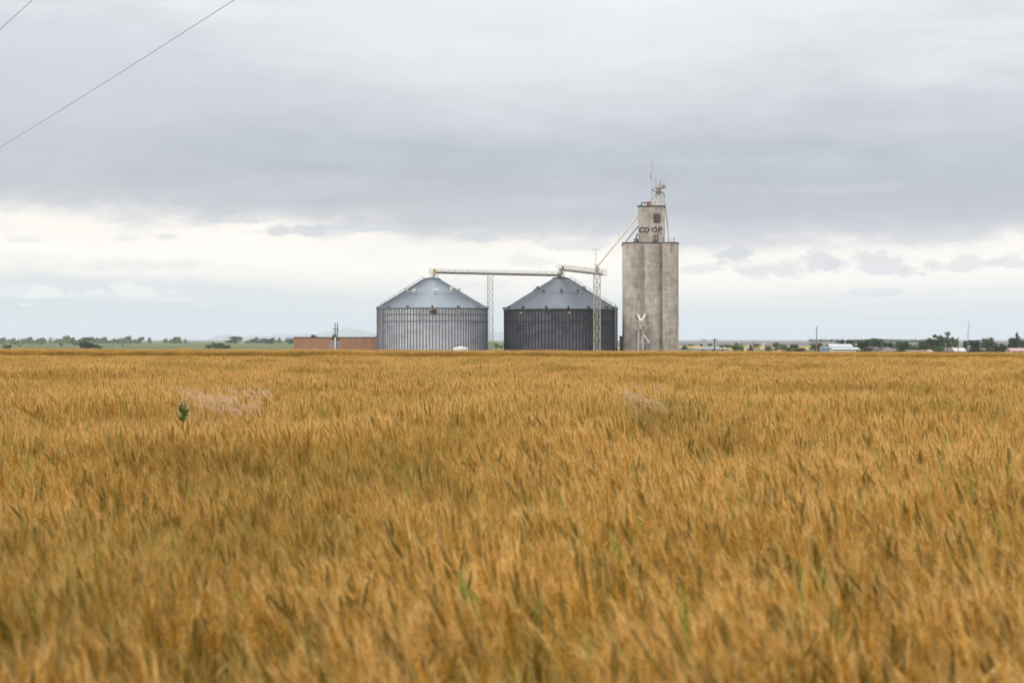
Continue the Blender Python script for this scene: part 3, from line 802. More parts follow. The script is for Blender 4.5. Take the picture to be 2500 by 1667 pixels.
def build_mast():
    Y = hy+1.6; x = PX(1591.6, Y)
    t = thing('antenna_mast', 'tall slim grey antenna mast on the headhouse roof', 'antenna mast', (x, Y, hh_top))
    g = MB(); g.cyl((x, Y, hh_top), (x, Y, PZ(425, Y)), .125, .11, 10); g.cyl((x, Y, PZ(425, Y)), (x, Y, PZ(396, Y)), .085, .07, 8); g.cyl((x, Y, PZ(396, Y)), (x, Y, PZ(383, Y)), .03, .015, 6); g.build('mast_pole', M['mast'], t, smooth=50)
    g = MB(); xx = PX(1588.2, Y); g.beam((xx, Y, PZ(437, Y)), (xx, Y, PZ(424, Y)), .10); g.beam((xx, Y, PZ(436, Y)), (x, Y, PZ(436, Y)), .06); g.beam((xx, Y, PZ(425, Y)), (x, Y, PZ(425, Y)), .06); g.build('dipole_antenna', M['dark_trim'], t)
    g = MB(); xx = PX(1594, Y); g.cyl((xx-.1, Y-.15, PZ(465, Y)), (xx+.14, Y-.2, PZ(465, Y)), .18, .28, 12); g.beam((xx, Y-.1, PZ(465, Y)), (x, Y, PZ(465, Y)), .05); g.build('dish_antenna', M['dark_trim'], t)
    g = MB(); g.beam((x, Y, PZ(396, Y)), (PX(1594.3, Y), Y, PZ(396, Y)), .04); g.beam((PX(1594.3, Y), Y, PZ(399, Y)), (PX(1594.3, Y), Y, PZ(393, Y)), .09); g.build('whip_antenna', M['mast'], t)
build_mast()

def build_dust_pipe():
    Y = hy+.9; z = hh_top
    t = thing('dust_fan', 'rusty fan box with a black elbow duct on the headhouse roof edge', 'dust fan', (PX(1576, Y), Y, z))
    g = MB(); g.box(PX(1580, Y), PX(1588, Y), Y-.45, Y+.45, z, PZ(494, Y)); g.cyl((PX(1584, Y), Y-.5, z+.55), (PX(1584, Y), Y+.5, z+.55), .55, .55, 16); g.build('fan_box', M['rust'], t)
    g = MB(); g.blob((PX(1584.3, Y), Y, PZ(493.4, Y)), .22, .22, .18); g.build('fan_cap', M['dark_trim'], t, smooth=60)
    g = MB(); g.tube([(PX(1565.5, Y), Y, z), (PX(1566, Y), Y, PZ(498, Y)), (PX(1567, Y), Y, PZ(496.2, Y)), (PX(1569, Y), Y, PZ(495.4, Y)), (PX(1580.3, Y), Y, PZ(494.9, Y))], .15, 10); g.build('elbow_duct', M['dark_trim'], t, smooth=60)
build_dust_pipe()

# truck loading spout at the foot of the elevator
def build_loadout():
    Y = ye-3.4; base = gz(PX(1563, Y), Y)
    t = thing('loading_spout', 'white forked loading spout on a steel frame at the foot of the elevator', 'loading spout', (PX(1563, Y), Y, base))
    def p(px, py, dy=0): return P(px, py, Y+dy)
    for a, b in (((1557, 767.5, 2.6), (1564.6, 785, 0)), ((1575.5, 768.5, 2.6), (1566, 785, 0))):
        g = MB(); g.tube([p(*a), p(*b)], .31, 12); g.build('inlet_pipe', M['loader'], t, smooth=50)
    for px, py in ((1554.5, 765), (1576.5, 764.5)):
        g = MB(); q = p(px, py, 2.0); g.cyl(q, q+Vector((0, 1.0, .09)), .16, .16, 8); g.build('wall_bracket', M['loader'], t)
    g = MB(); z = lambda py: PZ(py, Y)
    g.box(PX(1558.2, Y), PX(1570.2, Y), Y-.55, Y+.55, z(794), z(786.5))
    q0, q1 = z(794), z(802); xa, xb = PX(1558.2, Y), PX(1570.2, Y); xc = PX(1564, Y)
    g.add([(xa, Y-.55, q0), (xb, Y-.55, q0), (xb, Y+.55, q0), (xa, Y+.55, q0), (xc-.2, Y-.2, q1), (xc+.2, Y-.2, q1), (xc+.2, Y+.2, q1), (xc-.2, Y+.2, q1)],
          [(0, 1, 5, 4), (1, 2, 6, 5), (2, 3, 7, 6), (3, 0, 4, 7), (4, 5, 6, 7)])
    g.build('hopper', M['loader'], t)
    g = MB(); g.box(PX(1558.8, Y), PX(1569.6, Y), Y-.58, Y-.552, z(790.6), z(788.6)); g.build('hopper_slot', M['dark_trim'], t)
    g = MB(); g.tube([p(1571.6, 779), p(1571.6, 796)], .13, 8); g.build('side_pipe', M['loader'], t, smooth=50); g = MB(); g.tube([p(1556, 790, -.3), p(1556, 785, -.3), p(1561, 785, -.3)], .09, 8); g.build('side_pipe', M['loader'], t, smooth=50)
    g = MB(); g.box(PX(1551.8, Y), PX(1576, Y), Y-1.1, Y+1.6, z(804.2), z(802.9)); g.build('platform', M['loader'], t)
    g = MB()
    for px in (1553, 1575.3):
        for dy in (-1.0, 1.4):
            g.beam(p(px, 803, dy), p(px, 782, dy), .12)
        g.beam(p(px, 794, -1.0), p(px, 794, 1.4), .09); g.beam(p(px, 782, -1.0), p(px, 782, 2.8), .09)
    for x0, x1 in ((1549.6, 1557), (1572, 1583.5)):
        g.beam(p(x0, 782, -1), p(x1, 782, -1), .10); g.beam(p(x0+3, 777, 2.2), p(x1, 777, 2.2), .09)
    g.beam(p(1553, 796, -1), p(1559, 796, -1), .09); g.beam(p(1570, 796, -1), p(1575.3, 796, -1), .09); g.beam(p(1553, 799.6, -1), p(1559, 799.6, -1), .09)
    g.build('railing', M['loader'], t)
    for a, b in (((1543.5, 795.2), (1551.6, 800.4)), ((1586, 795), (1576, 800.6))):
        g = MB(); g.beam(p(*a, -.6), p(*b, -.6), .16); g.build('arm', M['loader'], t)
    for px, dy in ((1558.3, -.9), (1569.4, -.9), (1558.3, 1.4), (1569.4, 1.4)):
        g = MB(); g.beam((PX(px, Y), Y+dy, base-.1), (PX(px, Y), Y+dy, z(804.2)), .19); g.build('leg', M['loader'], t)
    g = MB()
    for py in (821, 836.6): g.beam(p(1558.3, py, -.9), p(1569.4, py, -.9), .09)
    for x0, x1, ya, yb in ((1560.6, 1560.6, 806, 836), (1566.5, 1566.5, 821, 850)): g.beam(p(x0, ya, -.6), p(x1, yb, -.6), .10)
    g.beam(p(1569.4, 836.6, -.9), p(1579.5, 836.6, -.9), .12); g.beam(p(1576.5, 807, .4), p(1576.5, 836, .4), .12)
    g.build('cross_bracing', M['loader'], t)
    g = MB(); g.tube([p(1563.8, 803), p(1563.8, 807), p(1584.4, 837)], .29, 12); dn = g.build('down_spout', M['loader'], t, smooth=50)
    g = MB(); g.tube([p(1584.6, 838.5), p(1583, 842), p(1579.5, 849)], [.22, .2, .17], 10); g.build('nozzle', M['grey_metal'], dn, smooth=50)
    g = MB(); q = p(1565.7, 835.3, -.8); g.box(q.x-.18, q.x+.18, q.y-.15, q.y+.15, q.z-.22, q.z+.22); g.build('control_box', M['loader'], t)
build_loadout()

# small shed between dark bin and elevator
def build_shed():
    Y = 388.0; x0, x1 = PX(1513.7, Y), PX(1521, Y); base = gz(x0, Y); z1 = PZ(824, Y)
    t = thing('shed', 'narrow grey shed between the dark bin and the elevator', 'shed', ((x0+x1)/2, Y, base))
    g = MB(); g.box(x0, x1, Y-1.5, Y+1.5, base-.1, z1); g.build('wall', M['concrete'], t)
    g = MB(); g.add([(x0-.18, Y-1.7, z1-.02), (x1+.1, Y-1.7, z1-.02), (x1+.1, Y+1.7, z1+.25), (x0-.18, Y+1.7, z1+.25), (x0-.18, Y-1.7, z1+.1), (x1+.1, Y-1.7, z1+.1), (x1+.1, Y+1.7, z1+.37), (x0-.18, Y+1.7, z1+.37)],
                    [(3, 2, 1, 0), (4, 5, 6, 7), (0, 1, 5, 4), (1, 2, 6, 5), (2, 3, 7, 6), (3, 0, 4, 7)]); g.build('roof', M['cap'], t)
    g = MB(); g.box(x0+.12, x0+.55, Y-1.53, Y-1.5, base, base+2); g.build('door', M['louvre'], t)
build_shed()

# ------------------------------------------------------------------ lattice towers and conveyors
def lattice(g, c, w, d, z0, z1, seg, leg=.09, br=.06):
    cs = [Vector((c.x+sx*w/2, c.y+sy*d/2, 0)) for sx, sy in ((-1, -1), (1, -1), (1, 1), (-1, 1))]
    for q in cs: g.beam((q.x, q.y, z0), (q.x, q.y, z1), leg)
    n = max(1, round((z1-z0)/seg)); h = (z1-z0)/n
    for i in range(n+1):
        z = z0+i*h
        for a, b in zip(cs, cs[1:]+cs[:1]): g.beam((a.x, a.y, z), (b.x, b.y, z), br)
        if i < n:
            for j, (a, b) in enumerate(zip(cs, cs[1:]+cs[:1])):
                if (i+j) % 2: a, b = b, a
                g.beam((a.x, a.y, z), (b.x, b.y, z+h), br)
                if seg < 1.6: continue
                g.beam((b.x, b.y, z), (a.x, a.y, z+h), br)

Ya = YB
def build_tower_a():
    x = PX(1197, Ya); base = gz(x, Ya)
    t = thing('lattice_tower', 'slim lattice tower standing between the two bins under the long conveyor', 'lattice tower', (x, Ya, base))
    g = MB(); lattice(g, Vector((x, Ya, 0)), 1.3, 1.3, base, PZ(670.5, Ya), 1.75, .14, .075); g.build('lattice_frame', M['truss'], t)
    g = MB()
    for s in (-.2, .2): g.beam((x-.35+s, Ya-.7, base), (x-.35+s, Ya-.7, PZ(670, Ya)), .04)
    z = base+.3
    while z < PZ(671, Ya): g.beam((x-.55, Ya-.7, z), (x-.15, Ya-.7, z), .03); z += .35
    g.build('ladder', M['truss'], t)
build_tower_a()

def conveyor(name, label, a, b, rail_h, width, wa, n_post, head=None):
    """a, b: ends of the housing; wa: how far the walkway runs past each end."""
    d = (b-a); L = d.length; u = d.normalized(); side = Vector((-u.y, u.x, 0)).normalized()
    t = thing(name, label, 'conveyor', tuple(a.lerp(b, .5)))
    g = MB(); g.beam(a, b, .5, .34); g.build('belt_housing', M['belt'], t)
    hs = t.children[0]; n = int(L/1.55)
    for i in range(n+1):
        g = MB(); p = a.lerp(b, i/n); g.beam(p - side*.32 + Vector((0, 0, .22)), p - side*.32 - Vector((0, 0, .30)), .10, .06); g.beam(p - side*.34 - Vector((0, 0, .28)), p + side*(width+.1) - Vector((0, 0, .28)), .10)
        g.build('band', M['truss'], hs)
    wa0 = a - u*wa[0]; wb0 = b + u*wa[1]; lift = Vector((0, 0, -.16))
    g = MB(); g.beam(wa0+side*width*.5+lift, wb0+side*width*.5+lift, width, .05)
    for s in (-.05, 1.0): g.beam(wa0+side*width*s+lift-Vector((0, 0, .08)), wb0+side*width*s+lift-Vector((0, 0, .08)), .05, .13)
    g.build('walkway', M['truss'], t)
    g = MB()
    for s in (-.38/width, 1.0):
        for i in range(n_post+1):
            p = wa0.lerp(wb0, i/n_post)+side*width*s+lift; g.beam(p, p+Vector((0, 0, rail_h)), .075)
        for hh in (rail_h, rail_h*.55): g.beam(wa0+side*width*s+lift+Vector((0, 0, hh)), wb0+side*width*s+lift+Vector((0, 0, hh)), .075)
    for q in (wa0, wb0):
        for hh in (rail_h, rail_h*.55): g.beam(q-side*.38+lift+Vector((0, 0, hh)), q+side*width+lift+Vector((0, 0, hh)), .07)
    g.build('handrail', M['rail'], t)
    return t, u, side

def build_conveyors():
    a = P(1063.5, 665, Ya); b = P(1362, 671.6, Ya)
    t, u, side = conveyor('conveyor', 'long level conveyor with yellow head running between the two bin roofs', a, b, .92, .8, (1.5, .2), 20)
    g = MB(); zc = PZ(663.5, Ya)
    x0, x1 = PX(1057.2, Ya), PX(1063.4, Ya)
    prof = [(-.32, -.6), (.32, -.6), (.32, .5), (.2, .68), (-.2, .68), (-.32, .5)]
    vs = [(x, Ya+p, zc+z) for x in (x0, x1) for p, z in prof]; n = 6
    g.add(vs, [(k, (k+1) % n, n+(k+1) % n, n+k) for k in range(n)] + [tuple(range(n-1, -1, -1)), tuple(range(n, 2*n))]); g.build('head_box', M['yellow'], t)
    g = MB(); g.tube([P(1061.4, 668.5, Ya), P(1056.2, 681, Ya)], [.30, .27], 8); g.build('discharge_spout', M['cream'], t, smooth=50)
    for px in (1051.5, 1055, 1067, 1069.3):
        g = MB(); g.beam(P(px, 668, Ya-.4), P(px, 682, Ya-.4), .09); g.build('support_leg', M['truss'], t)
    g = MB(); c = P(1366.2, 672.8, Ya); g.box(c.x-.45, c.x+.45, Ya-.4, Ya+.4, PZ(679.5, Ya), PZ(670.5, Ya)); g.build('tail_box', M['belt'], t)
    # the short inclined conveyor
    a = P(1368, 657.6, Ya); b = P(1470, 669.3, YT-1.2)
    t, u, side = conveyor('conveyor', 'short tilted conveyor with double handrail from the dark bin roof to the lattice tower', a, b, 1.15, .95, (.9, .6), 18)
    g = MB(); c = P(1373.5, 653, Ya); g.cyl(c-Vector((.3, .2, 0)), c+Vector((.3, -.2, 0)), .28, .28, 12); g.box(c.x-.25, c.x+.25, c.y-.3, c.y+.3, c.z-.5, c.z-.1); g.build('drive_motor', M['rust'], t, smooth=40)
    g = MB(); x = PX(1368, Ya); g.lathe(Vector((x, Ya, 0)), [(.42, PZ(672, Ya)), (.6, PZ(668, Ya)), (.55, PZ(663, Ya)), (.3, PZ(659.5, Ya))], 16); g.build('discharge_bell', M['cream'], t, smooth=50)
    for p, q in (((1361, 660), (1361, 681)), ((1376, 661), (1375, 681)), ((1380, 661), (1376.5, 681)), ((1373.5, 661), (1375, 681))):
        g = MB(); g.beam(P(*p, Ya-.7), P(*q, Ya-.7), .09); g.build('support_leg', M['truss'], t)
build_conveyors()

def build_tower_b():
    x = PX(1457.3, YT); base = gz(x, YT)
    t = thing('lattice_tower', 'stout double lattice tower in front of the dark bin, under the cream spout', 'lattice tower', (x, YT, base))
    g = MB(); zt = PZ(671, YT)
    lattice(g, Vector((x, YT, 0)), 1.5, 1.5, base, zt, 2.75, .15, .085); 
    for xx in (-.05, .08): g.beam((x+xx, YT-.78, base), (x+xx, YT-.78, zt), .06)
    g.build('lattice_frame', M['truss'], t)
    g = MB()
    for s in (-.42, -.08): g.beam((x+s, YT-.82, base), (x+s, YT-.82, PZ(652, YT)), .045)
    z = base+.3
    while z < PZ(653, YT): g.beam((x-.42, YT-.82, z), (x-.08, YT-.82, z), .03); z += .35
    g.build('ladder', M['grey_metal'], t)
    g = MB(); c = P(1458.3, 655.5, YT); g.lathe(Vector((c.x, c.y, c.z)), [(.22, -1.5), (.26, -.5), (.45, -.3), (.45, .25), (.26, .7), (.2, .75)], 14); g.build('inlet_hopper', M['cream'], t, smooth=40)
    g = MB()
    for px in (1454, 1460.5): g.beam(P(px, 671, YT-.5), P(px, 648, YT-.5), .12)
    g.beam(P(1451, 647, YT-.5), P(1463, 647, YT-.5), .07)
    for px in (1450.6, 1453, 1459.6): g.beam(P(px, 648, YT-.5), P(px, 643.5, YT-.5), .05)
    g.build('head_frame', M['truss'], t)
    g = MB(); x2 = PX(1454.5, YT)
    g.cyl((x2, YT, PZ(671, YT)), (x2, YT, PZ(621, YT)), .07, .06, 8); g.cyl((x2, YT, PZ(621, YT)), (x2, YT, PZ(600.5, YT)), .05, .02, 8)
    g.build('mast_pole', M['mast'], t)
    for py, w, hh in ((609.5, 6, 2.6), (620.5, 5.5, 1.6)):
        g = MB(); g.beam((x2-w/10, YT, PZ(py, YT)), (x2+w/10, YT, PZ(py, YT)), .06)
        for s in (-1, -.1, .35, 1): g.beam((x2+s*w/10, YT, PZ(py+hh*.6, YT)), (x2+s*w/10, YT, PZ(py-hh, YT)), .07)
        g.build('antenna_array', M['mast'], t)
    g = MB(); q = P(1460.4, 834, YT-.9); g.cyl(q-Vector((0, .1, 0)), q+Vector((0, .15, 0)), .26, .26, 12); g.build('junction_drum', M['dark_trim'], t)
    g = MB(); q = P(1457.5, 704, YT-.8); g.box(q.x-.12, q.x+.12, q.y-.1, q.y+.1, q.z-.35, q.z+.35); g.build('lamp_box', M['rust'], t)
build_tower_b()

# ------------------------------------------------------------------ brown building, H-frame pole and what stands before it
def build_brown():
    Y = 392.0; x0 = PX(717, Y); x1 = PX(921.5, Y); base = gz(x0, Y); z1 = PZ(824.2, Y)
    t = thing('storage_building', 'long low salmon brown building with flat dark roof edge left of the bins', 'building', ((x0+x1)/2, Y, base))
    g = MB(); g.box(x0, x1, Y, Y+14, base-.2, z1); 
    g.build('wall', M['brown_wall'], t)
    g = MB(); x = x0+.3
    while x < x1: g.box(x, x+.05, Y-.03, Y-.002, base, z1-.2); x += .62
    g.build('siding_ribs', M['brown_wall'], t)
    g = MB(); g.box(x0-.08, x1+.08, Y-.1, Y+14.1, z1, z1+.17); g.build('roof_edge', M['cap'], t)
    g = MB(); g.box(x1-.55, x1-.35, Y+1, Y+1.2, z1+.17, z1+.55); g.build('roof_pipe', M['dark_trim'], t)
build_brown()

def build_hframe():
    Y = 379.0; xc = PX(820, Y); base = gz(xc, Y)
    t = thing('utility_pole', 'double H-frame utility pole with transformers in front of the brown building', 'utility pole', (xc, Y, base))
    for (xa, xt) in ((817.6, 818.2), (821.2, 824.2)):
        g = MB(); g.cyl((PX(xa, Y), Y, base), (PX(xt, Y), Y, PZ(788, Y)), .17, .10, 8); g.build('pole', M['dark_wood'], t, smooth=50)
    g = MB(); g.beam(P(813.6, 803.2, Y-.15), P(827.4, 803.2, Y-.15), .14, .12); g.build('crossarm', M['dark_wood'], t)
    for px in (814.3, 820, 825.6):
        g = MB(); g.tube([P(px, 803.5, Y-.2), P(px-.3, 806, Y-.2), P(px-.5, 812, Y-.2)], [.05, .09, .04], 8); g.blob(P(px, 802, Y-.15), .09, .09, .13); g.build('insulator', M['mast'], t)
    for px, py, r in ((814.2, 820.6, .26), (818.2, 819.6, .26)):
        g = MB(); c = P(px, py, Y-.35); g.lathe(c, [(r*.9, -.42), (r, -.36), (r, .28), (r*.8, .36), (.08, .4), (.06, .6)], 14); g.build('transformer', M['dark_trim'], t, smooth=40)
    g = MB()
    for py in (826, 829.5): g.beam(P(808.5, py, Y-.2), P(830, py, Y-.2), .13)
    for px in (811, 815, 822.5, 826): g.beam(P(px, 825, Y-.3), P(px+.4, 830.5, Y-.3), .16)
    g.build('switch_gear', M['dark_wood'], t)
    for px, lab in ((810.4, 'ribbed grey metal cabinet at the left foot of the H-frame pole'), (826.0, 'ribbed grey metal cabinet at the right foot of the H-frame pole')):
        g = MB(); x = PX(px, Y-.5); w = .34
        for i in range(6): g.cyl((x-w+.136*i, Y-.5, base), (x-w+.136*i, Y-.5, PZ(831, Y-.5)), .08, .08, 8)
        g.box(x-w, x+w, Y-.48, Y+.1, base, PZ(831, Y-.5)-.02)
        tag(g.build('metal_cabinet', M['grey_metal'], None, smooth=50), lab, 'cabinet')
    g = MB(); x = PX(818.4, Y-1.2); g.lathe(Vector((x, Y-1.2, 0)), [(.17, base), (.17, PZ(825, Y)), (.15, PZ(823.8, Y)), (.05, PZ(823.4, Y))], 14)
    tag(g.build('vent_pipe', M['white_steel'], None, smooth=50), 'white upright pipe in front of the H-frame pole', 'pipe')
build_hframe()

# ------------------------------------------------------------------ overhead wires, top left
def build_wires():
    h = 9.0
    for (pa, pb, lab, r) in (((0, 360), (573, 0), 'long lower overhead wire slanting across the top left sky', .0075),
                             ((0, 73), (80, 0), 'short upper overhead wire cutting the top left corner of the sky', .0075)):
        Y1 = h*F/(829-pa[1]); Y2 = h*F/(829-pb[1])
        A = P(*pa, Y1); B = P(*pb, Y2); d = B-A; L = d.length; pts = []
        for s in np.linspace(-1.1, 2.2, 40):
            q = A + d*s; q.z += .16*(L/35)**2*((s-.5)**2-.25); pts.append(q)
        g = MB(); g.tube(pts, r, 6); tag(g.build('power_line', M['wire']), lab, 'wire', 'overhead power lines')
build_wires()

# ------------------------------------------------------------------ trees
def leaves(n, blobs, size, seed, droop=0.0):
    """Leaf clumps spread through a set of ellipsoids (cx, cy, cz, rx, ry, rz)."""
    r = np.random.default_rng(seed); vs = []; fs = []
    wts = np.array([b[3]*b[4]*b[5] for b in blobs])**.75; wts /= wts.sum()
    for i in range(n):
        b = blobs[r.choice(len(blobs), p=wts)]
        d = r.normal(size=3); d /= np.linalg.norm(d); rad = r.random()**.45 * (1+.12*r.normal())
        c = np.array(b[:3]) + d*rad*np.array(b[3:])
        a = r.normal(size=3); a /= np.linalg.norm(a); q = r.normal(size=3); q -= a*(a@q); q /= np.linalg.norm(q)
        s = size*(.6+.8*r.random()); k = len(vs)
        vs += [c-a*s, c+q*s*.55, c+a*s, c-q*s*.55]; fs.append((k, k+1, k+2, k+3))
    return vs, fs
def tree_proto(kind, seed):
    r = random.Random(seed)
    t = thing('tree', 'tree', 'tree', (0, 0, 0)); g = MB(); tr = MB()
    if kind == 'mesquite':      # low, wide, many-stemmed: 6 wide x 5 high
        t.name = 'mesquite_tree'
        blobs = []
        for i in range(13):
            a = r.uniform(0, 6.28); d = r.uniform(.1, 2.2); zz = r.uniform(.6, 3.9-.45*d); blobs.append((d*math.cos(a), d*math.sin(a), zz, r.uniform(.7, 1.25), r.uniform(.7, 1.25), r.uniform(.55, .95)))
            tr.tube([(0, 0, -.2), (d*.3*math.cos(a), d*.3*math.sin(a), 1.2), (d*math.cos(a), d*math.sin(a), blobs[-1][2])], [.14, .09, .03], 5)
        for i in range(6):
            a = r.uniform(0, 6.28); d = r.uniform(.9, 2.1); blobs.append((d*math.cos(a), d*math.sin(a), r.uniform(.35, .9), .9, .9, .55))
        n, size, m = 1100, .30, M['leaf_grey']
    elif kind == 'round':       # 6 wide x 8 high
        t.name = 'broadleaf_tree'; blobs = [(0, 0, 4.3, 1.6, 1.6, 1.8)]
        tr.tube([(0, 0, -.2), (.05, 0, 2.2), (0, .1, 4.5), (.1, 0, 6.4)], [.26, .2, .13, .04], 7)
        for i in range(12):
            a = r.uniform(0, 6.28); z = r.uniform(.7, 6.9); d = (1.9 if z < 5 else 1.25)*r.uniform(.6, 1.1)
            blobs.append((d*math.cos(a), d*math.sin(a), z, r.uniform(.8, 1.3), r.uniform(.8, 1.3), r.uniform(.65, 1.1)))
            tr.tube([(0, 0, 2+z*.2), (d*.6*math.cos(a), d*.6*math.sin(a), z*.8), (d*math.cos(a), d*math.sin(a), z)], [.1, .06, .02], 5)
        n, size, m = 1300, .30, M['leaf_green']
    elif kind == 'tall':        # ragged cottonwood, 6 wide x 9 high with a topknot
        t.name = 'broadleaf_tree'; blobs = [(0, 0, 4.4, 2.0, 2.0, 2.4), (.6, 0, 7.9, .75, .75, .9), (-1.2, 0, 6.4, .9, .9, 1.0), (1.6, .3, 5.7, .9, .9, .9)]
        tr.tube([(0, 0, -.2), (.1, 0, 3), (.4, .1, 6), (.6, 0, 8.4)], [.3, .22, .12, .03], 7)
        for i in range(7):
            a = r.uniform(0, 6.28); z = r.uniform(.8, 6.0); d = 2.0*r.uniform(.6, 1.1)
            blobs.append((d*math.cos(a), d*math.sin(a), z, r.uniform(.8, 1.2), r.uniform(.8, 1.2), r.uniform(.6, 1.0)))
            tr.tube([(0, 0, 1.5+z*.2), (d*.6*math.cos(a), d*.6*math.sin(a), z*.8), (d*math.cos(a), d*math.sin(a), z)], [.1, .06, .02], 5)
        n, size, m = 1300, .30, M['leaf_green']
    elif kind == 'cedar':       # dense cone, 4 wide x 6 high
        t.name = 'cedar_tree'; blobs = []
        for z in np.linspace(.7, 5.3, 8):
            rr = 1.75*(1-(z-.3)/6.2)**.8
            for i in range(4):
                a = r.uniform(0, 6.28); blobs.append((rr*.55*math.cos(a), rr*.55*math.sin(a), z+r.uniform(-.2, .2), rr*.6+.1, rr*.6+.1, .55))
        tr.tube([(0, 0, -.2), (0, 0, 3), (0, 0, 5.6)], [.2, .12, .02], 6)
        n, size, m = 900, .22, M['leaf_dark']
    elif kind == 'bush':        # 5 wide x 3 high, leafy to the ground
        t.name = 'bush'; blobs = []
        for i in range(9):
            a = r.uniform(0, 6.28); d = r.uniform(.2, 1.7); blobs.append((d*math.cos(a), d*math.sin(a), r.uniform(.6, 2.1), r.uniform(.6, 1.0), r.uniform(.6, 1.0), r.uniform(.5, .9)))
            tr.tube([(0, 0, -.2), (d*.5*math.cos(a), d*.5*math.sin(a), .6), (d*math.cos(a), d*math.sin(a), blobs[-1][2])], [.08, .05, .02], 5)
        n, size, m = 620, .22, M['leaf_green']
    elif kind == 'bare':
        t.name = 'bare_tree'; blobs = []
        for i in range(9):
            a = r.uniform(0, 6.28); d = r.uniform(.5, 2.2); z = r.uniform(3.0, 4.8); blobs.append((d*math.cos(a), d*math.sin(a), z, .5, .5, .35))
            tr.tube([(0, 0, 1.0), (d*.4*math.cos(a), d*.4*math.sin(a), 2.2), (d*math.cos(a), d*math.sin(a), z)], [.12, .08, .03], 5)
        tr.tube([(0, 0, -.2), (.05, 0, 1.2)], [.2, .15], 6); n, size, m = 90, .2, M['leaf_bare']
    vs, fs = leaves(n, blobs, size, seed); g.add(vs, fs)
    arr = np.array(g.v); dims = (float(np.percentile(arr[:, 0], 96)-np.percentile(arr[:, 0], 4)), float(np.percentile(arr[:, 2], 97)))
    tr.build('trunk' if kind not in ('bush',) else 'stems', M['bark'], t); g.build('crown' if kind != 'bush' else 'foliage', m, t)
    return t, dims
PROTO = {}
for kd, seeds in (('mesquite', (1, 2, 3)), ('round', (4, 5, 6)), ('tall', (7, 8)), ('cedar', (9, 10)), ('bush', (11, 12)), ('bare', (13,))):
    PROTO[kd] = [tree_proto(kd, s) for s in seeds]
proto_roots = [p[0] for ps in PROTO.values() for p in ps]
ntree = 0
def plant(kind, x0, x1, ytop, ybase, label, group, Y=None, mat=None):
    global ntree
    px = (x0+x1)/2
    if Y is None: Y = min(2300, 5.32*F/max(3.0, ybase-829))
    ps = PROTO[kind]; pr, (w, h) = ps[ntree % len(ps)]; ntree += 1
    c = copy_tree(pr); x = PX(px, Y); z = gz(x, Y)
    hh = PZ(ytop, Y)-z; ww = (x1-x0)/F*Y
    c.location = (x, Y, z); kx = .86 if kind == 'bush' else 1.08; c.scale = (kx*ww/w, kx*ww/w, hh/h); c.rotation_euler = (0, 0, 0)
    tag(c, label, 'bush' if kind == 'bush' else 'tree', group)
    if mat:
        for ch in c.children:
            if ch.name.startswith(('crown', 'foliage')):
                ch.data = ch.data.copy(); ch.data.materials[0] = mat
    return c
GP = 'mesquite trees scattered over the pasture'
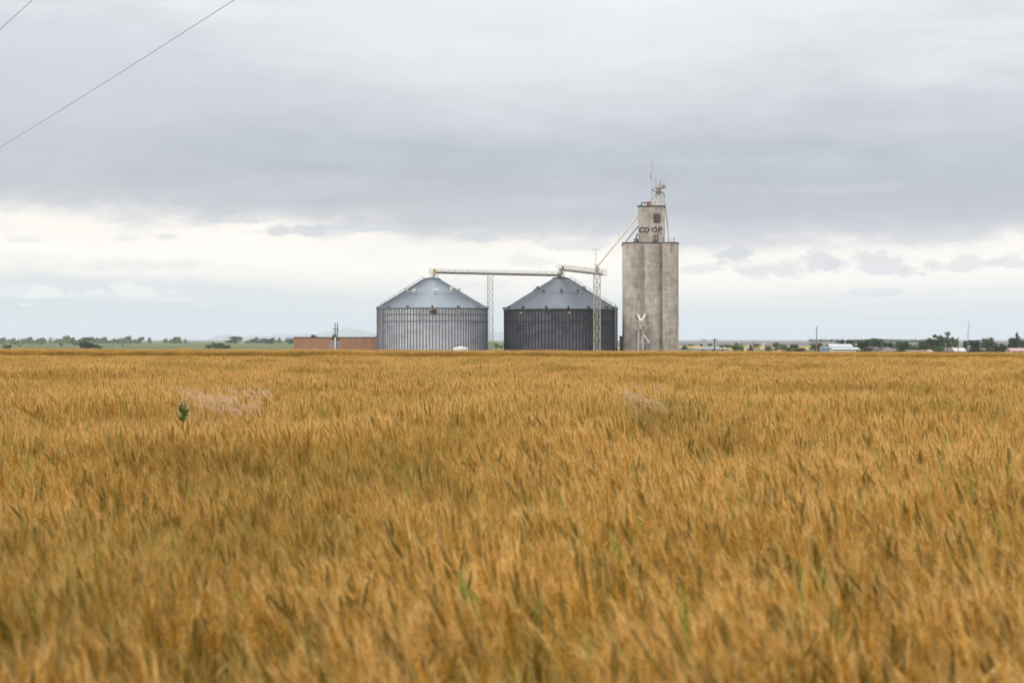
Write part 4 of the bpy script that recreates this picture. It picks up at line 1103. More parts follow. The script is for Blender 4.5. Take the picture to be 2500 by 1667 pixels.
for kind, a, b, yt, yb, lab in (
    ('mesquite', -6, 2, 827, 838, 'grey green mesquite cut by the left edge of the picture'),
    ('mesquite', 2, 15, 825, 836, 'grey green mesquite on the skyline nearest the left edge'),
    ('mesquite', 24, 42, 827, 838, 'wide flat mesquite on the skyline, second from the left edge'),
    ('mesquite', 35, 45, 832, 841, 'small mesquite below the skyline beside the leftmost cows'),
    ('mesquite', 50, 61, 828, 836, 'low mesquite just left of the first skyline clump'),
    ('mesquite', 64, 84, 824.5, 836, 'tall left member of the skyline clump above the leftmost cows'),
    ('mesquite', 84, 98, 827, 834, 'low middle tree of the skyline clump above the leftmost cows'),
    ('mesquite', 97, 111, 825.5, 835, 'right tree of the skyline clump, left of the bare tree'),
    ('bare', 116, 128, 823, 834, 'thin bare tree alone on the pasture skyline'),
    ('mesquite', 134, 148, 828, 833, 'very low mesquite between the bare tree and the tallest clump'),
    ('mesquite', 153, 173, 821, 835, 'tallest mesquite at the left of the big pasture clump'),
    ('mesquite', 172, 186, 825, 834, 'small mesquite wedged behind the big pasture clump'),
    ('mesquite', 184, 221, 824.5, 842, 'broadest mesquite of the pasture, above the dark bush'),
    ('mesquite', 226, 243, 826, 834, 'mesquite on the skyline just right of the broadest one'),
    ('mesquite', 245, 266, 824.5, 838, 'rounded mesquite with clear trunk left of the cattle group'),
    ('mesquite', 272, 279, 827, 833, 'tiny mesquite on the skyline above the brown calf'),
    ('mesquite', 279, 296, 828, 836, 'flat mesquite right above the pair of black cows'),
    ('mesquite', 301, 327, 822.5, 834, 'large sloping mesquite on the skyline right of the cattle'),
    ('mesquite', 331, 349, 824, 833, 'open airy mesquite right of the large sloping one'),
    ('mesquite', 361, 369, 825, 834, 'small upright mesquite alone on the bare skyline'),
    ('mesquite', 399, 412, 828, 834, 'low rounded mesquite left of the last airy pair'),
    ('mesquite', 418, 431, 823.5, 833, 'left tree of the last airy pair on the skyline'),
    ('mesquite', 429, 442, 823.5, 833, 'right tree of the last airy pair on the skyline'),
    ('mesquite', 449, 457, 828.5, 832, 'tiny distant mesquite right of the airy pair'),
    ('bush', 5, 26, 842.5, 852, 'dark bush at the wheat edge near the left edge'),
    ('bush', 193, 224, 837.5, 853, 'big dark bush at the wheat edge below the broadest mesquite'),
    ('bush', 225, 239, 841.5, 853, 'smaller bush right beside the big dark one'),
    ('bush', 236, 248, 845, 852, 'low thin bush beside the smaller bush'),
    ('bush', 144, 152, 838, 843, 'tiny bush alone in the open pasture'),
    ('bush', 500, 515, 842, 851, 'left lobe bush of the dark trio in the pasture'),
    ('bush', 512, 543, 838, 852, 'middle and tallest bush of the dark trio in the pasture'),
    ('bush', 541, 560, 843, 852, 'right bush of the dark trio in the pasture'),
    ('round', 562, 591, 822, 838, 'ragged dark tree below the pale hills'),
    ('mesquite', 603, 618, 828, 835, 'pale green small tree between the ragged tree and the cedars'),
    ('cedar', 619, 634, 824, 838, 'pointed cedar, leftmost of the dark cedar row'),
    ('cedar', 632, 646, 827.5, 837, 'short cedar behind the leftmost pointed one'),
    ('bush', 638, 666, 827, 840, 'broad dark bushy cedar in the middle of the row'),
    ('cedar', 660, 674, 825, 836, 'cedar just right of the broad bushy one'),
    ('cedar', 677, 688, 825.5, 837, 'small pointed cedar standing apart in the row'),
    ('bush', 696, 719, 826, 840, 'dark round cedar against the corner of the brown building'),
    ('round', 755, 772, 820, 836, 'tree crown peeping over the brown building roof'),
):
    m = M['leaf_dark'] if kind == 'bush' and a > 600 else (M['leaf_dark'] if kind == 'bush' and a == 193 else None)
    plant(kind, a, b, yt, yb, lab, GP if kind == 'mesquite' else ('cedars left of the brown building' if a > 600 else 'bushes in the pasture' if kind == 'bush' else None),
          Y=(560 if a == 755 else None), mat=m)
GT = 'trees around the town'
for kind, a, b, yt, yb, lab, mat in (
    ('bush', 1206, 1216, 838, 851, 'bright green bush between the bins beside the slim tower', 'leaf_bright'),
    ('bush', 1216, 1228, 844, 852, 'low green bush at the foot of the dark bin', 'leaf_bright'),
    ('cedar', 1665.5, 1678, 843, 853, 'small pointed cedar just right of the concrete elevator', None),
    ('bush', 1677, 1686, 840.5, 845, 'left of two distant bushes above the small cedar', None),
    ('bush', 1684, 1693, 841, 845, 'right of two distant bushes above the small cedar', None),
    ('bush', 1708, 1717, 840, 846, 'distant bush behind the T-shaped pole', 'leaf_green'),
    ('bush', 1727, 1738, 839.5, 846, 'distant round bush above the green-grey roof', 'leaf_dark'),
    ('bush', 1754, 1768, 842.5, 848, 'first distant bush right of the thick dark pole', None),
    ('bush', 1768, 1783, 842, 848, 'second distant bush right of the thick dark pole', None),
    ('bush', 1782, 1796, 843.5, 849, 'third distant bush right of the thick dark pole', 'leaf_bright'),
    ('round', 1792, 1802, 837.5, 848, 'pale distant tree behind the spiky green one', 'leaf_grey'),
    ('bush', 1788, 1804, 846.5, 854, 'green bush left of the spiky green tree', None),
    ('tall', 1802, 1815, 840, 854, 'spiky green tree midway between the dark pole and the tall pole', 'leaf_bright'),
    ('cedar', 1827, 1839, 843.5, 853, 'dark spiky cedar under the thin pole', None),
    ('round', 1838, 1853, 839.5, 848, 'pale distant tree right of the thin pole', 'leaf_grey'),
    ('bush', 1866, 1881, 844.5, 854, 'low round bush before the distant white shed', 'leaf_bright'),
    ('round', 1884, 1902, 837.5, 850, 'broad pale blue-green distant tree', 'leaf_grey'),
    ('bush', 1903, 1918, 842, 851, 'bush behind the pair of thin poles', None),
    ('bush', 1915, 1930, 846.5, 854, 'low bush left of the dark pointed cedar', None),
    ('round', 1927, 1941, 841.5, 852, 'rounded tree touching the dark pointed cedar', None),
    ('cedar', 1938, 1952, 842.5, 854, 'dark pointed cedar over the low dark pile', None),
    ('bush', 1947, 1964, 849.5, 855, 'low dark brush pile right of the pointed cedar', 'leaf_dark'),
    ('round', 1974, 2007, 839.5, 856, 'broad green tree behind the tall leaning pole', None),
    ('bush', 2018, 2026, 846.5, 857, 'dark bush between blue trailer and white barn', 'leaf_dark'),
    ('round', 2050, 2086, 831.5, 850, 'dark tree rising behind the white barn roof', 'leaf_dark'),
    ('round', 2086, 2122, 832.5, 858, 'dense green tree against the right end of the white barn', None),
    ('round', 2118, 2153, 828, 853, 'big green tree behind the mauve gable', None),
    ('round', 2157, 2182, 838, 854, 'dusky tree behind the dark shingle peak', 'leaf_dark'),
    ('round', 2182, 2192, 839.5, 852, 'small tree right of the dark shingle peak', 'leaf_grey'),
    ('bush', 2180, 2198, 844, 857, 'bright bush beside the right end of the long brown roof', 'leaf_bright'),
    ('round', 2191, 2221, 836, 858, 'isolated rounded tree right of the long brown roof', None),
    ('bush', 2219, 2236, 843.5, 858, 'bright bush right of the isolated rounded tree', 'leaf_bright'),
    ('bush', 2231, 2248, 845, 858, 'dull bush at the foot of the short pale pole', None),
    ('round', 2245, 2268, 835, 858, 'leafy tree behind the tall pale pole', None),
    ('tall', 2263, 2292, 821, 857, 'tall dark tree just right of the tall pale pole', 'leaf_dark'),
    ('tall', 2289, 2325, 816.5, 854, 'tallest town tree with a topknot, above the brown and white roof', None),
    ('round', 2326, 2340, 829, 853, 'slender tree beside the T-topped pole', 'leaf_bright'),
    ('bush', 2279, 2301, 845.5, 858, 'bright bush at the left end of the brown and white roof', 'leaf_bright'),
    ('round', 2351, 2363, 833, 852, 'small dark tree behind the radio mast', 'leaf_dark'),
    ('round', 2367, 2394, 832, 858, 'ragged tree immediately right of the radio mast', None),
    ('round', 2393, 2425, 828, 858, 'big round tree midway between mast and pink roof', None),
    ('bush', 2410, 2444, 843, 858, 'green undergrowth bush right of the big round tree', None),
    ('bush', 2438, 2469, 841.5, 858, 'dark rounded bush left of the pink roof', 'leaf_dark'),
    ('cedar', 2474, 2494, 818.5, 855, 'sharp spire-topped evergreen behind the pink roof', None),
    ('round', 2461, 2482, 827, 855, 'dark tree leaning on the spire-topped evergreen', 'leaf_dark'),
    ('round', 2490, 2506, 834, 856, 'tree cut by the right edge of the picture', 'leaf_green'),
):
    plant(kind, a, b, yt, yb, lab, GT, mat=M[mat] if mat else None)
for r_ in proto_roots:
    for ch in list(r_.children): bpy.data.objects.remove(ch)
    bpy.data.objects.remove(r_)

# far woods that read as one mass
def build_far_wood(name, label, mat, spans, seed):
    r = np.random.default_rng(seed); vs = []; fs = []
    for x0, x1, Y0, yt, dens in spans:
        n = int((x1-x0)/F*Y0/3.2*dens*4.2)+2
        for i in range(n):
            px = r.uniform(x0, x1); Y = Y0*(1+r.uniform(-.05, .05)); x = PX(px, Y); z = gz(x, Y)
            ht = (PZ(yt, Y)-z)*r.uniform(.6, 1.08); w = ht*r.uniform(.35, .6)
            for k in range(26):
                c = np.array((x, Y, z)) + np.array((r.normal()*w*.45, r.normal()*w*.45, ht*(.12+.85*r.random()**.8)))
                c[0] = x + (c[0]-x)*(1.15-(c[2]-z)/ht*.75)
                a = r.normal(size=3); a /= np.linalg.norm(a); q = r.normal(size=3); q -= a*(a@q); q /= np.linalg.norm(q)
                s = ht*.13*r.uniform(.6, 1.3); b = len(vs); vs += [c-a*s, c+q*s*.8, c+a*s, c-q*s*.8]; fs.append((b, b+1, b+2, b+3))
    me = bpy.data.meshes.new(name); me.from_pydata([tuple(map(float, v)) for v in vs], [], fs); me.update(); me.materials.append(mat)
    o = bpy.data.objects.new(name, me); COL.objects.link(o); tag(o, label, 'woods', None, 'stuff')
build_far_wood('far_woods', 'bluish far-off woods along the horizon behind the town', M['leaf_dark'], [(1935, 1985, 2300, 836, .7), (1975, 2300, 3000, 828.0, 1.0), (2040, 2300, 2700, 830.0, .9), (2296, 2330, 2900, 829.5, .7), (1690, 1760, 1900, 841.5, .6), (1800, 1960, 2000, 840.5, .5), (2430, 2520, 2600, 834, .5), (1228, 1236, 1500, 838, .8), (1190, 1232, 1700, 838.5, .8), (2484, 2540, 3600, 826.8, .8)], 21)
build_far_wood('far_brush', 'grey green far-off brush along the pasture skyline', M['leaf_grey'], [(-20, 275, 2250, 827.5, .45), (275, 345, 2250, 828.5, .35), (-20, 120, 1500, 833, .2), (600, 720, 2250, 829, .3), (395, 460, 2300, 829.5, .3)], 22)

# ------------------------------------------------------------------ cattle
def cow_proto():
    me = bpy.data.meshes.new('cow'); bm = bmesh.new(); sk = bm.verts.layers.skin.verify()
    def v(p, r, prev=None):
        q = bm.verts.new(p); q[sk].radius = r if isinstance(r, tuple) else (r, r)
        if prev is not None: bm.edges.new((prev, q))
        return q
    hip = v((-.75, 0, 1.12), (.30, .34)); hip[sk].use_root = True
    rump = v((-1.02, 0, 1.15), (.2, .22), hip); mid = v((-.1, 0, 1.02), (.33, .40), hip); chest = v((.55, 0, 1.05), (.30, .40), mid)
    neck = v((.95, 0, 1.12), (.16, .22), chest); head = v((1.30, 0, 1.12), (.13, .15), neck); nose = v((1.62, 0, .92), (.08, .09), head)
    tail = v((-1.14, 0, .95), .05, rump); v((-1.18, 0, .45), .035, tail)
    for s in (-1, 1):
        v((1.25, s*.24, 1.22), .05, head)
        a = v((.55, s*.2, .75), .13, chest); b = v((.52, s*.2, .42), .07, a); v((.55, s*.2, .03), .06, b)
        a = v((-.72, s*.2, .8), .16, hip); k = v((-.88, s*.2, .50), .08, a); v((-.80, s*.2, .03), .06, k)
    bm.to_mesh(me); bm.free()
    o = bpy.data.objects.new('cow', me); COL.objects.link(o)
    o.modifiers.new('skin', 'SKIN'); ss = o.modifiers.new('sub', 'SUBSURF'); ss.levels = 1; ss.render_levels = 1
    dg = bpy.context.evaluated_depsgraph_get(); me2 = bpy.data.meshes.new_from_object(o.evaluated_get(dg))
    o.modifiers.clear(); o.data = me2; me2.name = 'cow'; me2.materials.clear(); me2.materials.append(M['cow'])
    me2.polygons.foreach_set('use_smooth', [True]*len(me2.polygons))
    return o
cow0 = cow_proto()
cows = [(26.5, 843.5, 'black cow nearest the left edge, above the dark bush', 80), (48, 846.8, 'black cow lowest on the slope among the left cattle', 60), (54.3, 842.3, 'black cow side-on, third from the left edge', 5),
        (78, 843, 'black cow fourth from the left, below the skyline clump', 20), (100, 841, 'black cow side-on below the right tree of the skyline clump', 0), (124, 839.6, 'small black cow below the bare tree', 75),
        (169, 838.6, 'black cow under the tallest mesquite', 8), (152.5, 845.5, 'small dark calf alone in the open pasture', 85), (266.5, 840.8, 'brownish calf at the left of the right-hand cattle', 15), (276, 843, 'small black cow end-on below the tiny mesquite', 85),
        (288.7, 839.6, 'big black cow side-on below the flat mesquite', 3), (300.5, 840.4, 'black cow walking downhill beside the big one', 25), (299, 844.5, 'small black cow end-on, lowest of the right-hand cattle', 82),
        (295, 836, 'black cow lying close under the flat mesquite', 5), (305.6, 839, 'small dark cow behind the walking one', 10), (318, 840.2, 'dark cow rightmost of the right-hand cattle', 6), (353.5, 835, 'lone dark cow end-on near the skyline gap', 80)]
for i, (px, py, lab, rot) in enumerate(cows):
    o = cow0 if i == 0 else cow0.copy()
    if i: COL.objects.link(o)
    Y = 5.32*F/(py-829); Y = min(Y, 2300); x = PX(px, Y); o.location = (x, Y, gz(x, Y)); o.rotation_euler = (0, 0, R(rot))
    s = 1.0 if Y < 1900 else .95; o.scale = (s, s, s)
    tag(o, lab, 'cow', 'cattle in the pasture')

# ------------------------------------------------------------------ town: poles, houses, barn, trailer, mast
def pole(name, label, px, ytop, Y, r=.14, mat='wood', arms=(), lean=0.0, cans=(), group='utility poles around the town', extra=None):
    x = PX(px, Y); b = gz(x, Y); z1 = PZ(ytop, Y)
    t = thing(name, label, 'utility pole', (x, Y, b), group)
    g = MB(); r *= 1.25; g.cyl((x, Y, b-.2), (x+lean, Y, z1), r, r*.7, 8); g.build('pole', M[mat], t, smooth=50)
    def xa(z): return x + lean*(z-b)/(z1-b)
    for (yarm, hw) in arms:
        z = PZ(yarm, Y); w = hw/F*Y
        g = MB(); g.beam((xa(z)-w, Y-.15, z), (xa(z)+w, Y-.15, z), .20, .20)
        g.beam((xa(z)-w*.45, Y-.15, z), (xa(z), Y-.1, z-.7), .05); g.beam((xa(z)+w*.45, Y-.15, z), (xa(z), Y-.1, z-.7), .05); g.build('crossarm', M[mat], t)
        for s in (-.95, -.5, .5, .95):
            g = MB(); g.cyl((xa(z)+w*s, Y-.15, z+.06), (xa(z)+w*s, Y-.15, z+.30), .07, .04, 8); g.build('insulator', M['mast'], t)
    for (dxp, py) in cans:
        c = Vector((xa(PZ(py, Y))+dxp/F*Y, Y-.2, PZ(py, Y))); g = MB(); g.lathe(c, [(.25, -.45), (.28, -.4), (.28, .32), (.2, .42), (.06, .46), (.05, .62)], 12); g.build('transformer', M['mast'], t, smooth=40)
    return t
pole('utility_pole', 'brown T-shaped pole with wide crossarm and bundled gear, right of the elevator', 1719, 828.8, 760, .14, 'wood', ((829.6, 9.5),), 0, ((-1.4, 841), (1.6, 840), (0.3, 843.5)))
pole('utility_pole', 'thick black pole with crossarm in front of the green-grey roof', 1744.3, 826, 620, .24, 'dark_wood', ((829.6, 8.5),), .12, ((2.4, 841),))
pole('utility_pole', 'thin grey pole over the dark spiky cedar', 1839.3, 832, 900, .16, 'wood', ((834, 2),))
pole('utility_pole', 'very thin short brown pole left of the pair', 1899, 842.5, 840, .12, 'wood')
pole('utility_pole', 'thin brown pole left of the broad green tree', 1910.5, 836, 850, .16, 'wood', ((838, 1.4),))
pole('utility_pole', 'tallest wooden pole, leaning slightly, with a transformer', 1992.6, 796.5, 720, .21, 'wood', ((801, 1.2),), .28, ((-1.3, 813.5), (1.2, 811)))
pole('utility_pole', 'grey pole behind the cream gable', 2154.5, 832, 900, .2, 'grey_metal', ((836, 2.2),))
pole('utility_pole', 'short pale pole left of the tall pale one', 2239.5, 844, 730, .11, 'grey_metal', ((846.5, 1.5),))
pole('utility_pole', 'tall pale pole in front of the leafy town tree', 2263.7, 826.5, 730, .15, 'grey_metal', ((834, 3.2),))
pole('utility_pole', 'pale stub pole above the brown and white roof', 2308.3, 836.5, 780, .2, 'grey_metal')
pole('utility_pole', 'dark T-topped pole in front of the white roof half', 2339.4, 824, 700, .16, 'wood', ((825, 2.8),))
pole('fence_post', 'grey wooden post in the grass right of the small cedar', 1686, 847.5, 860, .2, 'wood', group=None)['category'] = 'post'
pole('marker_post', 'pale upright post beside the spiky green tree', 1815.5, 843, 830, .18, 'grey_metal', group=None)['category'] = 'post'
pole('marker_post', 'small white post at the wheat edge below the cattle', 294.7, 847.5, 980, .14, 'white_plastic', group=None)['category'] = 'post'

def radio_mast():
    Y = 720; x = PX(2365, Y); b = gz(x, Y); z1 = PZ(776, Y)
    t = thing('radio_mast', 'tall thin lattice radio mast rising above the right side of the town', 'radio mast', (x, Y, b))
    g = MB(); lattice(g, Vector((x-.25, Y, 0)), .55, .55, b, PZ(806, Y), 1.2, .07, .04); lattice(g, Vector((x, Y, 0)), .28, .28, PZ(806, Y), PZ(786, Y), .8, .05, .03); g.build('lattice_frame', M['mast'], t)
    g = MB(); g.cyl((x, Y, PZ(786, Y)), (x, Y, z1), .05, .02, 6); g.build('whip_antenna', M['mast'], t)
    g = MB(); g.cyl((x+.35, Y-.3, PZ(844.5, Y)), (x+.35, Y-.45, PZ(844.5, Y)), .55, .5, 14); g.build('dish_antenna', M['white_plastic'], t)
radio_mast()

def windows(g_list, t, wall_o, x0, x1, y, z0, z1, n):
    for i in range(n):
        xx = x0+(x1-x0)*(i+.5)/n; g = MB(); g.box(xx-.45, xx+.45, y-.04, y-.003, z0+.9, z0+2.0); w = g.build('window', M['white_wall'], t)
        g = MB(); g.box(xx-.38, xx+.38, y-.05, y-.041, z0+.97, z0+1.93); g.build('pane', M['glass'], w)
def house(name, label, a, b, yr, ye_, Y, roof, wall, gable=False, depth=8.0, hip=0.0, group='houses of the town', chimney=False, cat='house', nwin=3):
    """a,b photo px of the roof ends; yr ridge row, ye_ eave row."""
    x0, x1 = PX(a, Y), PX(b, Y); base = gz((x0+x1)/2, Y); zr = PZ(yr, Y); ze = max(PZ(ye_, Y), base+1.9); zr = max(zr, ze+.4)
    t = thing(name, label, cat, ((x0+x1)/2, Y+depth/2, base), group)
    g = MB(); ov = .3
    if gable:    # gable end faces us
        xm = (x0+x1)/2
        g.prism([(x0+ov, Y), (x1-ov, Y), (x1-ov, Y+depth), (x0+ov, Y+depth)], base-.1, ze)
        g.add([(x0+ov, Y, ze), (x1-ov, Y, ze), (xm, Y, zr-.15), (x0+ov, Y+depth, ze), (x1-ov, Y+depth, ze), (xm, Y+depth, zr-.15)], [(0, 1, 2), (5, 4, 3)])
        g.build('wall', M[wall], t)
        r = MB()
        for s, xe in ((0, x0), (1, x1)):
            r.add([(xe, Y-.3, ze-.1), (xm, Y-.3, zr-.12), (xm, Y+depth+.3, zr-.12), (xe, Y+depth+.3, ze-.1), (xe, Y-.3, ze+.06), (xm, Y-.3, zr+.04), (xm, Y+depth+.3, zr+.04), (xe, Y+depth+.3, ze+.06)],
                  [(0, 1, 2, 3), (7, 6, 5, 4), (0, 4, 5, 1), (3, 2, 6, 7), (0, 3, 7, 4)])
        rf = r.build('roof', M[roof], t)
    else:
        g.box(x0+ov, x1-ov, Y+ov, Y+depth-ov, base-.1, ze); g.build('wall', M[wall], t)
        r = MB(); ym = Y+depth/2; xa, xb = x0+hip, x1-hip
        if hip == 0:
            for s in (1,):
                r.add([(x0, Y-.2, ze-.08), (x1, Y-.2, ze-.08), (x1, ym, zr), (x0, ym, zr), (x1, Y+depth+.2, ze-.08), (x0, Y+depth+.2, ze-.08), (x0, Y-.2, ze-.2), (x1, Y-.2, ze-.2), (x1, Y+depth+.2, ze-.2), (x0, Y+depth+.2, ze-.2)],
                      [(0, 1, 2, 3), (3, 2, 4, 5), (6, 7, 1, 0), (1, 7, 8, 4, 2), (0, 3, 5, 9, 6), (4, 8, 9, 5), (6, 9, 8, 7)])
        else:
            r.add([(x0, Y-.2, ze-.08), (x1, Y-.2, ze-.08), (x1, Y+depth+.2, ze-.08), (x0, Y+depth+.2, ze-.08), (xa, ym, zr), (xb, ym, zr), (x0, Y-.2, ze-.2), (x1, Y-.2, ze-.2), (x1, Y+depth+.2, ze-.2), (x0, Y+depth+.2, ze-.2)],
                  [(0, 1, 5, 4), (1, 2, 5), (2, 3, 4, 5), (3, 0, 4), (6, 7, 1, 0), (7, 8, 2, 1), (8, 9, 3, 2), (9, 6, 0, 3), (6, 9, 8, 7)])
        rf = r.build('roof', M[roof], t)
    if chimney:
        xc = x0+(x1-x0)*.3; c = MB(); c.box(xc-.3, xc+.3, Y+depth/2-.3, Y+depth/2+.3, zr-.4, zr+.9); c.build('chimney', M['brown_roof'], rf)
    windows(None, t, None, x0+.6, x1-.6, Y+(0 if gable else ov), base, ze, nwin)
    return t
house('storage_shed', 'wide low shed with pale green-grey hipped roof behind the dark pole', 1700, 1780, 845.4, 851.8, 690, 'pale_roof', 'white_wall', depth=11, hip=5.4, group=None, cat='shed')
house('mauve_house', 'tall mauve house showing between the two big trees', 2121, 2136, 843, 848, 745, 'brown_roof', 'mauve_wall', gable=False, depth=7, nwin=1)
house('cream_house', 'small cream house with gable end to the field', 2142, 2156, 848.6, 852.6, 700, 'grey_roof', 'tan_wall', gable=True, depth=9, nwin=1)
house('brown_house', 'long house with grey brown shingle roof right of the cream gable', 2154, 2192, 851, 857, 715, 'grey_roof', 'tan_wall', depth=8, chimney=False)
house('peaked_house', 'house with dark peaked shingle roof behind the long brown roof', 2158, 2185, 846.6, 852, 760, 'brown_roof', 'mauve_wall', depth=8, hip=2.2)
house('low_house', 'very low greyish roof at the foot of the two pale poles', 2215, 2267, 854.3, 858, 690, 'grey_roof', 'tan_wall', depth=8)
house('pale_house', 'small pale roof just right of the tall pale pole', 2266, 2280, 854.4, 858, 680, 'pink_roof', 'tan_wall', depth=7, nwin=1)
house('duplex', 'brown roofed half of the long town building', 2298, 2330.3, 848.8, 856.5, 725, 'brown_roof', 'tan_wall', depth=9)
house('white_roof_house', 'white metal roofed half of the long town building', 2330.6, 2360, 848.9, 857, 724, 'white_roof', 'white_wall', depth=9)
house('pink_house', 'pink roofed house at the right edge of the picture', 2467, 2512, 849.6, 856, 690, 'pink_roof', 'white_wall', depth=8, chimney=False)
house('farm_shed', 'small white shed far off in the crop field right of the elevator', 1863, 1872, 843, 845, 1300, 'white_roof', 'white_wall', depth=8, group=None, cat='shed', nwin=1)

def barn():
    Y = 690; x0, x1 = PX(2031, Y), PX(2088.5, Y); base = gz(x0, Y)
    t = thing('white_barn', 'big white two-tier metal barn between trailer and trees', 'barn', ((x0+x1)/2, Y+7, base))
    g = MB(); g.box(x0+.2, x1, Y+5, Y+14, base-.1, PZ(847.4, Y)); g.box(x0+.4, PX(2099, Y), Y+.4, Y+5, base-.1, PZ(853.2, Y)); g.build('wall', M['white_wall'], t)
    def sheet(xa, xb, ya, yb, za, zb, xs=0):
        r = MB(); r.add([(xa+xs, ya, za), (xb, ya, za), (xb, yb, zb), (xa, yb, zb), (xa+xs, ya, za+.1), (xb, ya, za+.1), (xb, yb, zb+.1), (xa, yb, zb+.1)],
                        [(3, 2, 1, 0), (4, 5, 6, 7), (0, 1, 5, 4), (1, 2, 6, 5), (2, 3, 7, 6), (3, 0, 4, 7)]); return r
    sheet(x0, x1+.1, Y+4.7, Y+9.5, PZ(847, Y+4.7), PZ(840.4, Y+9.5)).build('roof', M['white_roof'], t)
    sheet(x0, x1+.1, Y+14.4, Y+9.5, PZ(847, Y+4.7), PZ(840.4, Y+9.5)-.01).build('roof', M['white_roof'], t)
    sheet(x0, PX(2100, Y), Y, Y+4.9, PZ(853.0, Y), PZ(848.4, Y+4.9), .3).build('lean_to_roof', M['white_roof'], t)
    g = MB(); g.cyl((x1-2.5, Y+9.5, PZ(841, Y+9.5)), (x1-2.5, Y+9.5, PZ(835.5, Y+9.5)), .12, .12, 8); g.box(x1-2.75, x1-2.25, Y+9.3, Y+9.7, PZ(836.5, Y+9.5), PZ(834, Y+9.5)); g.build('roof_vent', M['white_wall'], t)
    g = MB(); g.box(PX(2091, Y), PX(2098, Y), Y+.36, Y+.398, base, PZ(854, Y)); g.build('doorway', M['dark_trim'], t)
barn()
def trailer():
    Y = 680; x0, x1 = PX(2005, Y), PX(2026, Y); base = gz(x0, Y)
    t = thing('trailer', 'blue box trailer with white top left of the white barn', 'trailer', ((x0+x1)/2, Y+1.2, base))
    g = MB(); g.box(x0, x1, Y, Y+2.5, base+.8, PZ(848.6, Y)); g.build('box_body', M['blue_paint'], t)
    g = MB(); g.box(x0-.05, x1+.05, Y-.05, Y+2.55, PZ(848.6, Y), PZ(846.2, Y)); g.build('white_top', M['white_plastic'], t)
    for xx in (x0+.7, x0+1.6, x1-.8):
        for yy in (Y+.1, Y+2.1):
            g = MB(); g.cyl((xx, yy, base+.45), (xx, yy+.3, base+.45), .45, .45, 14); g.build('wheel', M['black'], t, smooth=40)
trailer()
def parked_car():
    Y = 676; xc = PX(2028.3, Y); base = gz(xc, Y); 
    t = thing('parked_car', 'white parked car between the dark bush and the barn', 'car', (xc, Y, base))
    g = MB(); prof = [(-1.0, .3), (1.0, .3), (1.0, .85), (.78, 1.0), (.62, 1.62), (-.62, 1.62), (-.78, 1.0), (-1.0, .85)]
    n = len(prof); vs = []
    for yy, s in ((Y-2.1, .92), (Y-1.9, 1), (Y+1.9, 1), (Y+2.1, .92)): vs += [(xc+a*s, yy, base+z) for a, z in prof]
    fs = []
    for i in range(3): fs += [(i*n+k, i*n+(k+1) % n, (i+1)*n+(k+1) % n, (i+1)*n+k) for k in range(n)]
    fs += [tuple(range(n-1, -1, -1)), tuple(range(3*n, 4*n))]; g.add(vs, fs); g.build('body', M['white_plastic'], t)
    g = MB(); g.box(xc-.6, xc+.6, Y-2.125, Y-2.105, base+1.02, base+1.5); g.build('windscreen', M['glass'], t)
    for sx in (-.85, .85):
        for yy in (Y-1.4, Y+1.4):
            g = MB(); g.cyl((xc+sx-.1, yy, base+.33), (xc+sx+.1, yy, base+.33), .33, .33, 14); g.build('wheel', M['black'], t, smooth=40)
parked_car()

# ------------------------------------------------------------------ wheat
def wheat_material():
    m = bpy.data.materials.new('ripe_wheat'); m.use_nodes = True
    t = NT(m.node_tree); t.n.clear(); out = t.new('ShaderNodeOutputMaterial')
    at = t.new('ShaderNodeAttribute'); at.attribute_name = 'tint'
    geo = t.new('ShaderNodeNewGeometry'); p = geo.outputs['Position']
    x, y, z = t.sep(p); flat = t.comb(x, y, 0)
    n1 = t.noise(flat, .35, 3); n2 = t.noise(flat, 1.3, 4)
    f = t.math('ADD', .72, t.math('ADD', t.math('MULTIPLY', n1, .46), t.math('MULTIPLY', n2, .34)))
    sc = t.new('ShaderNodeVectorMath', operation='SCALE'); t.put(sc.inputs[0], at.outputs['Color']); t.put(sc.inputs[3], f)
    n3 = t.noise(t.comb(t.math('ADD', x, 30), t.math('MULTIPLY', y, .6), 0), .5, 3)
    col = t.mix(t.math('MULTIPLY', t.smooth(n3, .46, .66), .42), sc.outputs[0], (.32, .228, .045))
    d = t.new('ShaderNodeBsdfDiffuse'); tr = t.new('ShaderNodeBsdfTranslucent'); d.inputs['Roughness'].default_value = .4
    t.l.new(col, d.inputs[0]); t.l.new(col, tr.inputs[0])
    mx = t.new('ShaderNodeMixShader'); mx.inputs[0].default_value = .45
    t.l.new(d.outputs[0], mx.inputs[1]); t.l.new(tr.outputs[0], mx.inputs[2]); t.l.new(mx.outputs[0], out.inputs[0])
    return m
M['wheat'] = wheat_material()

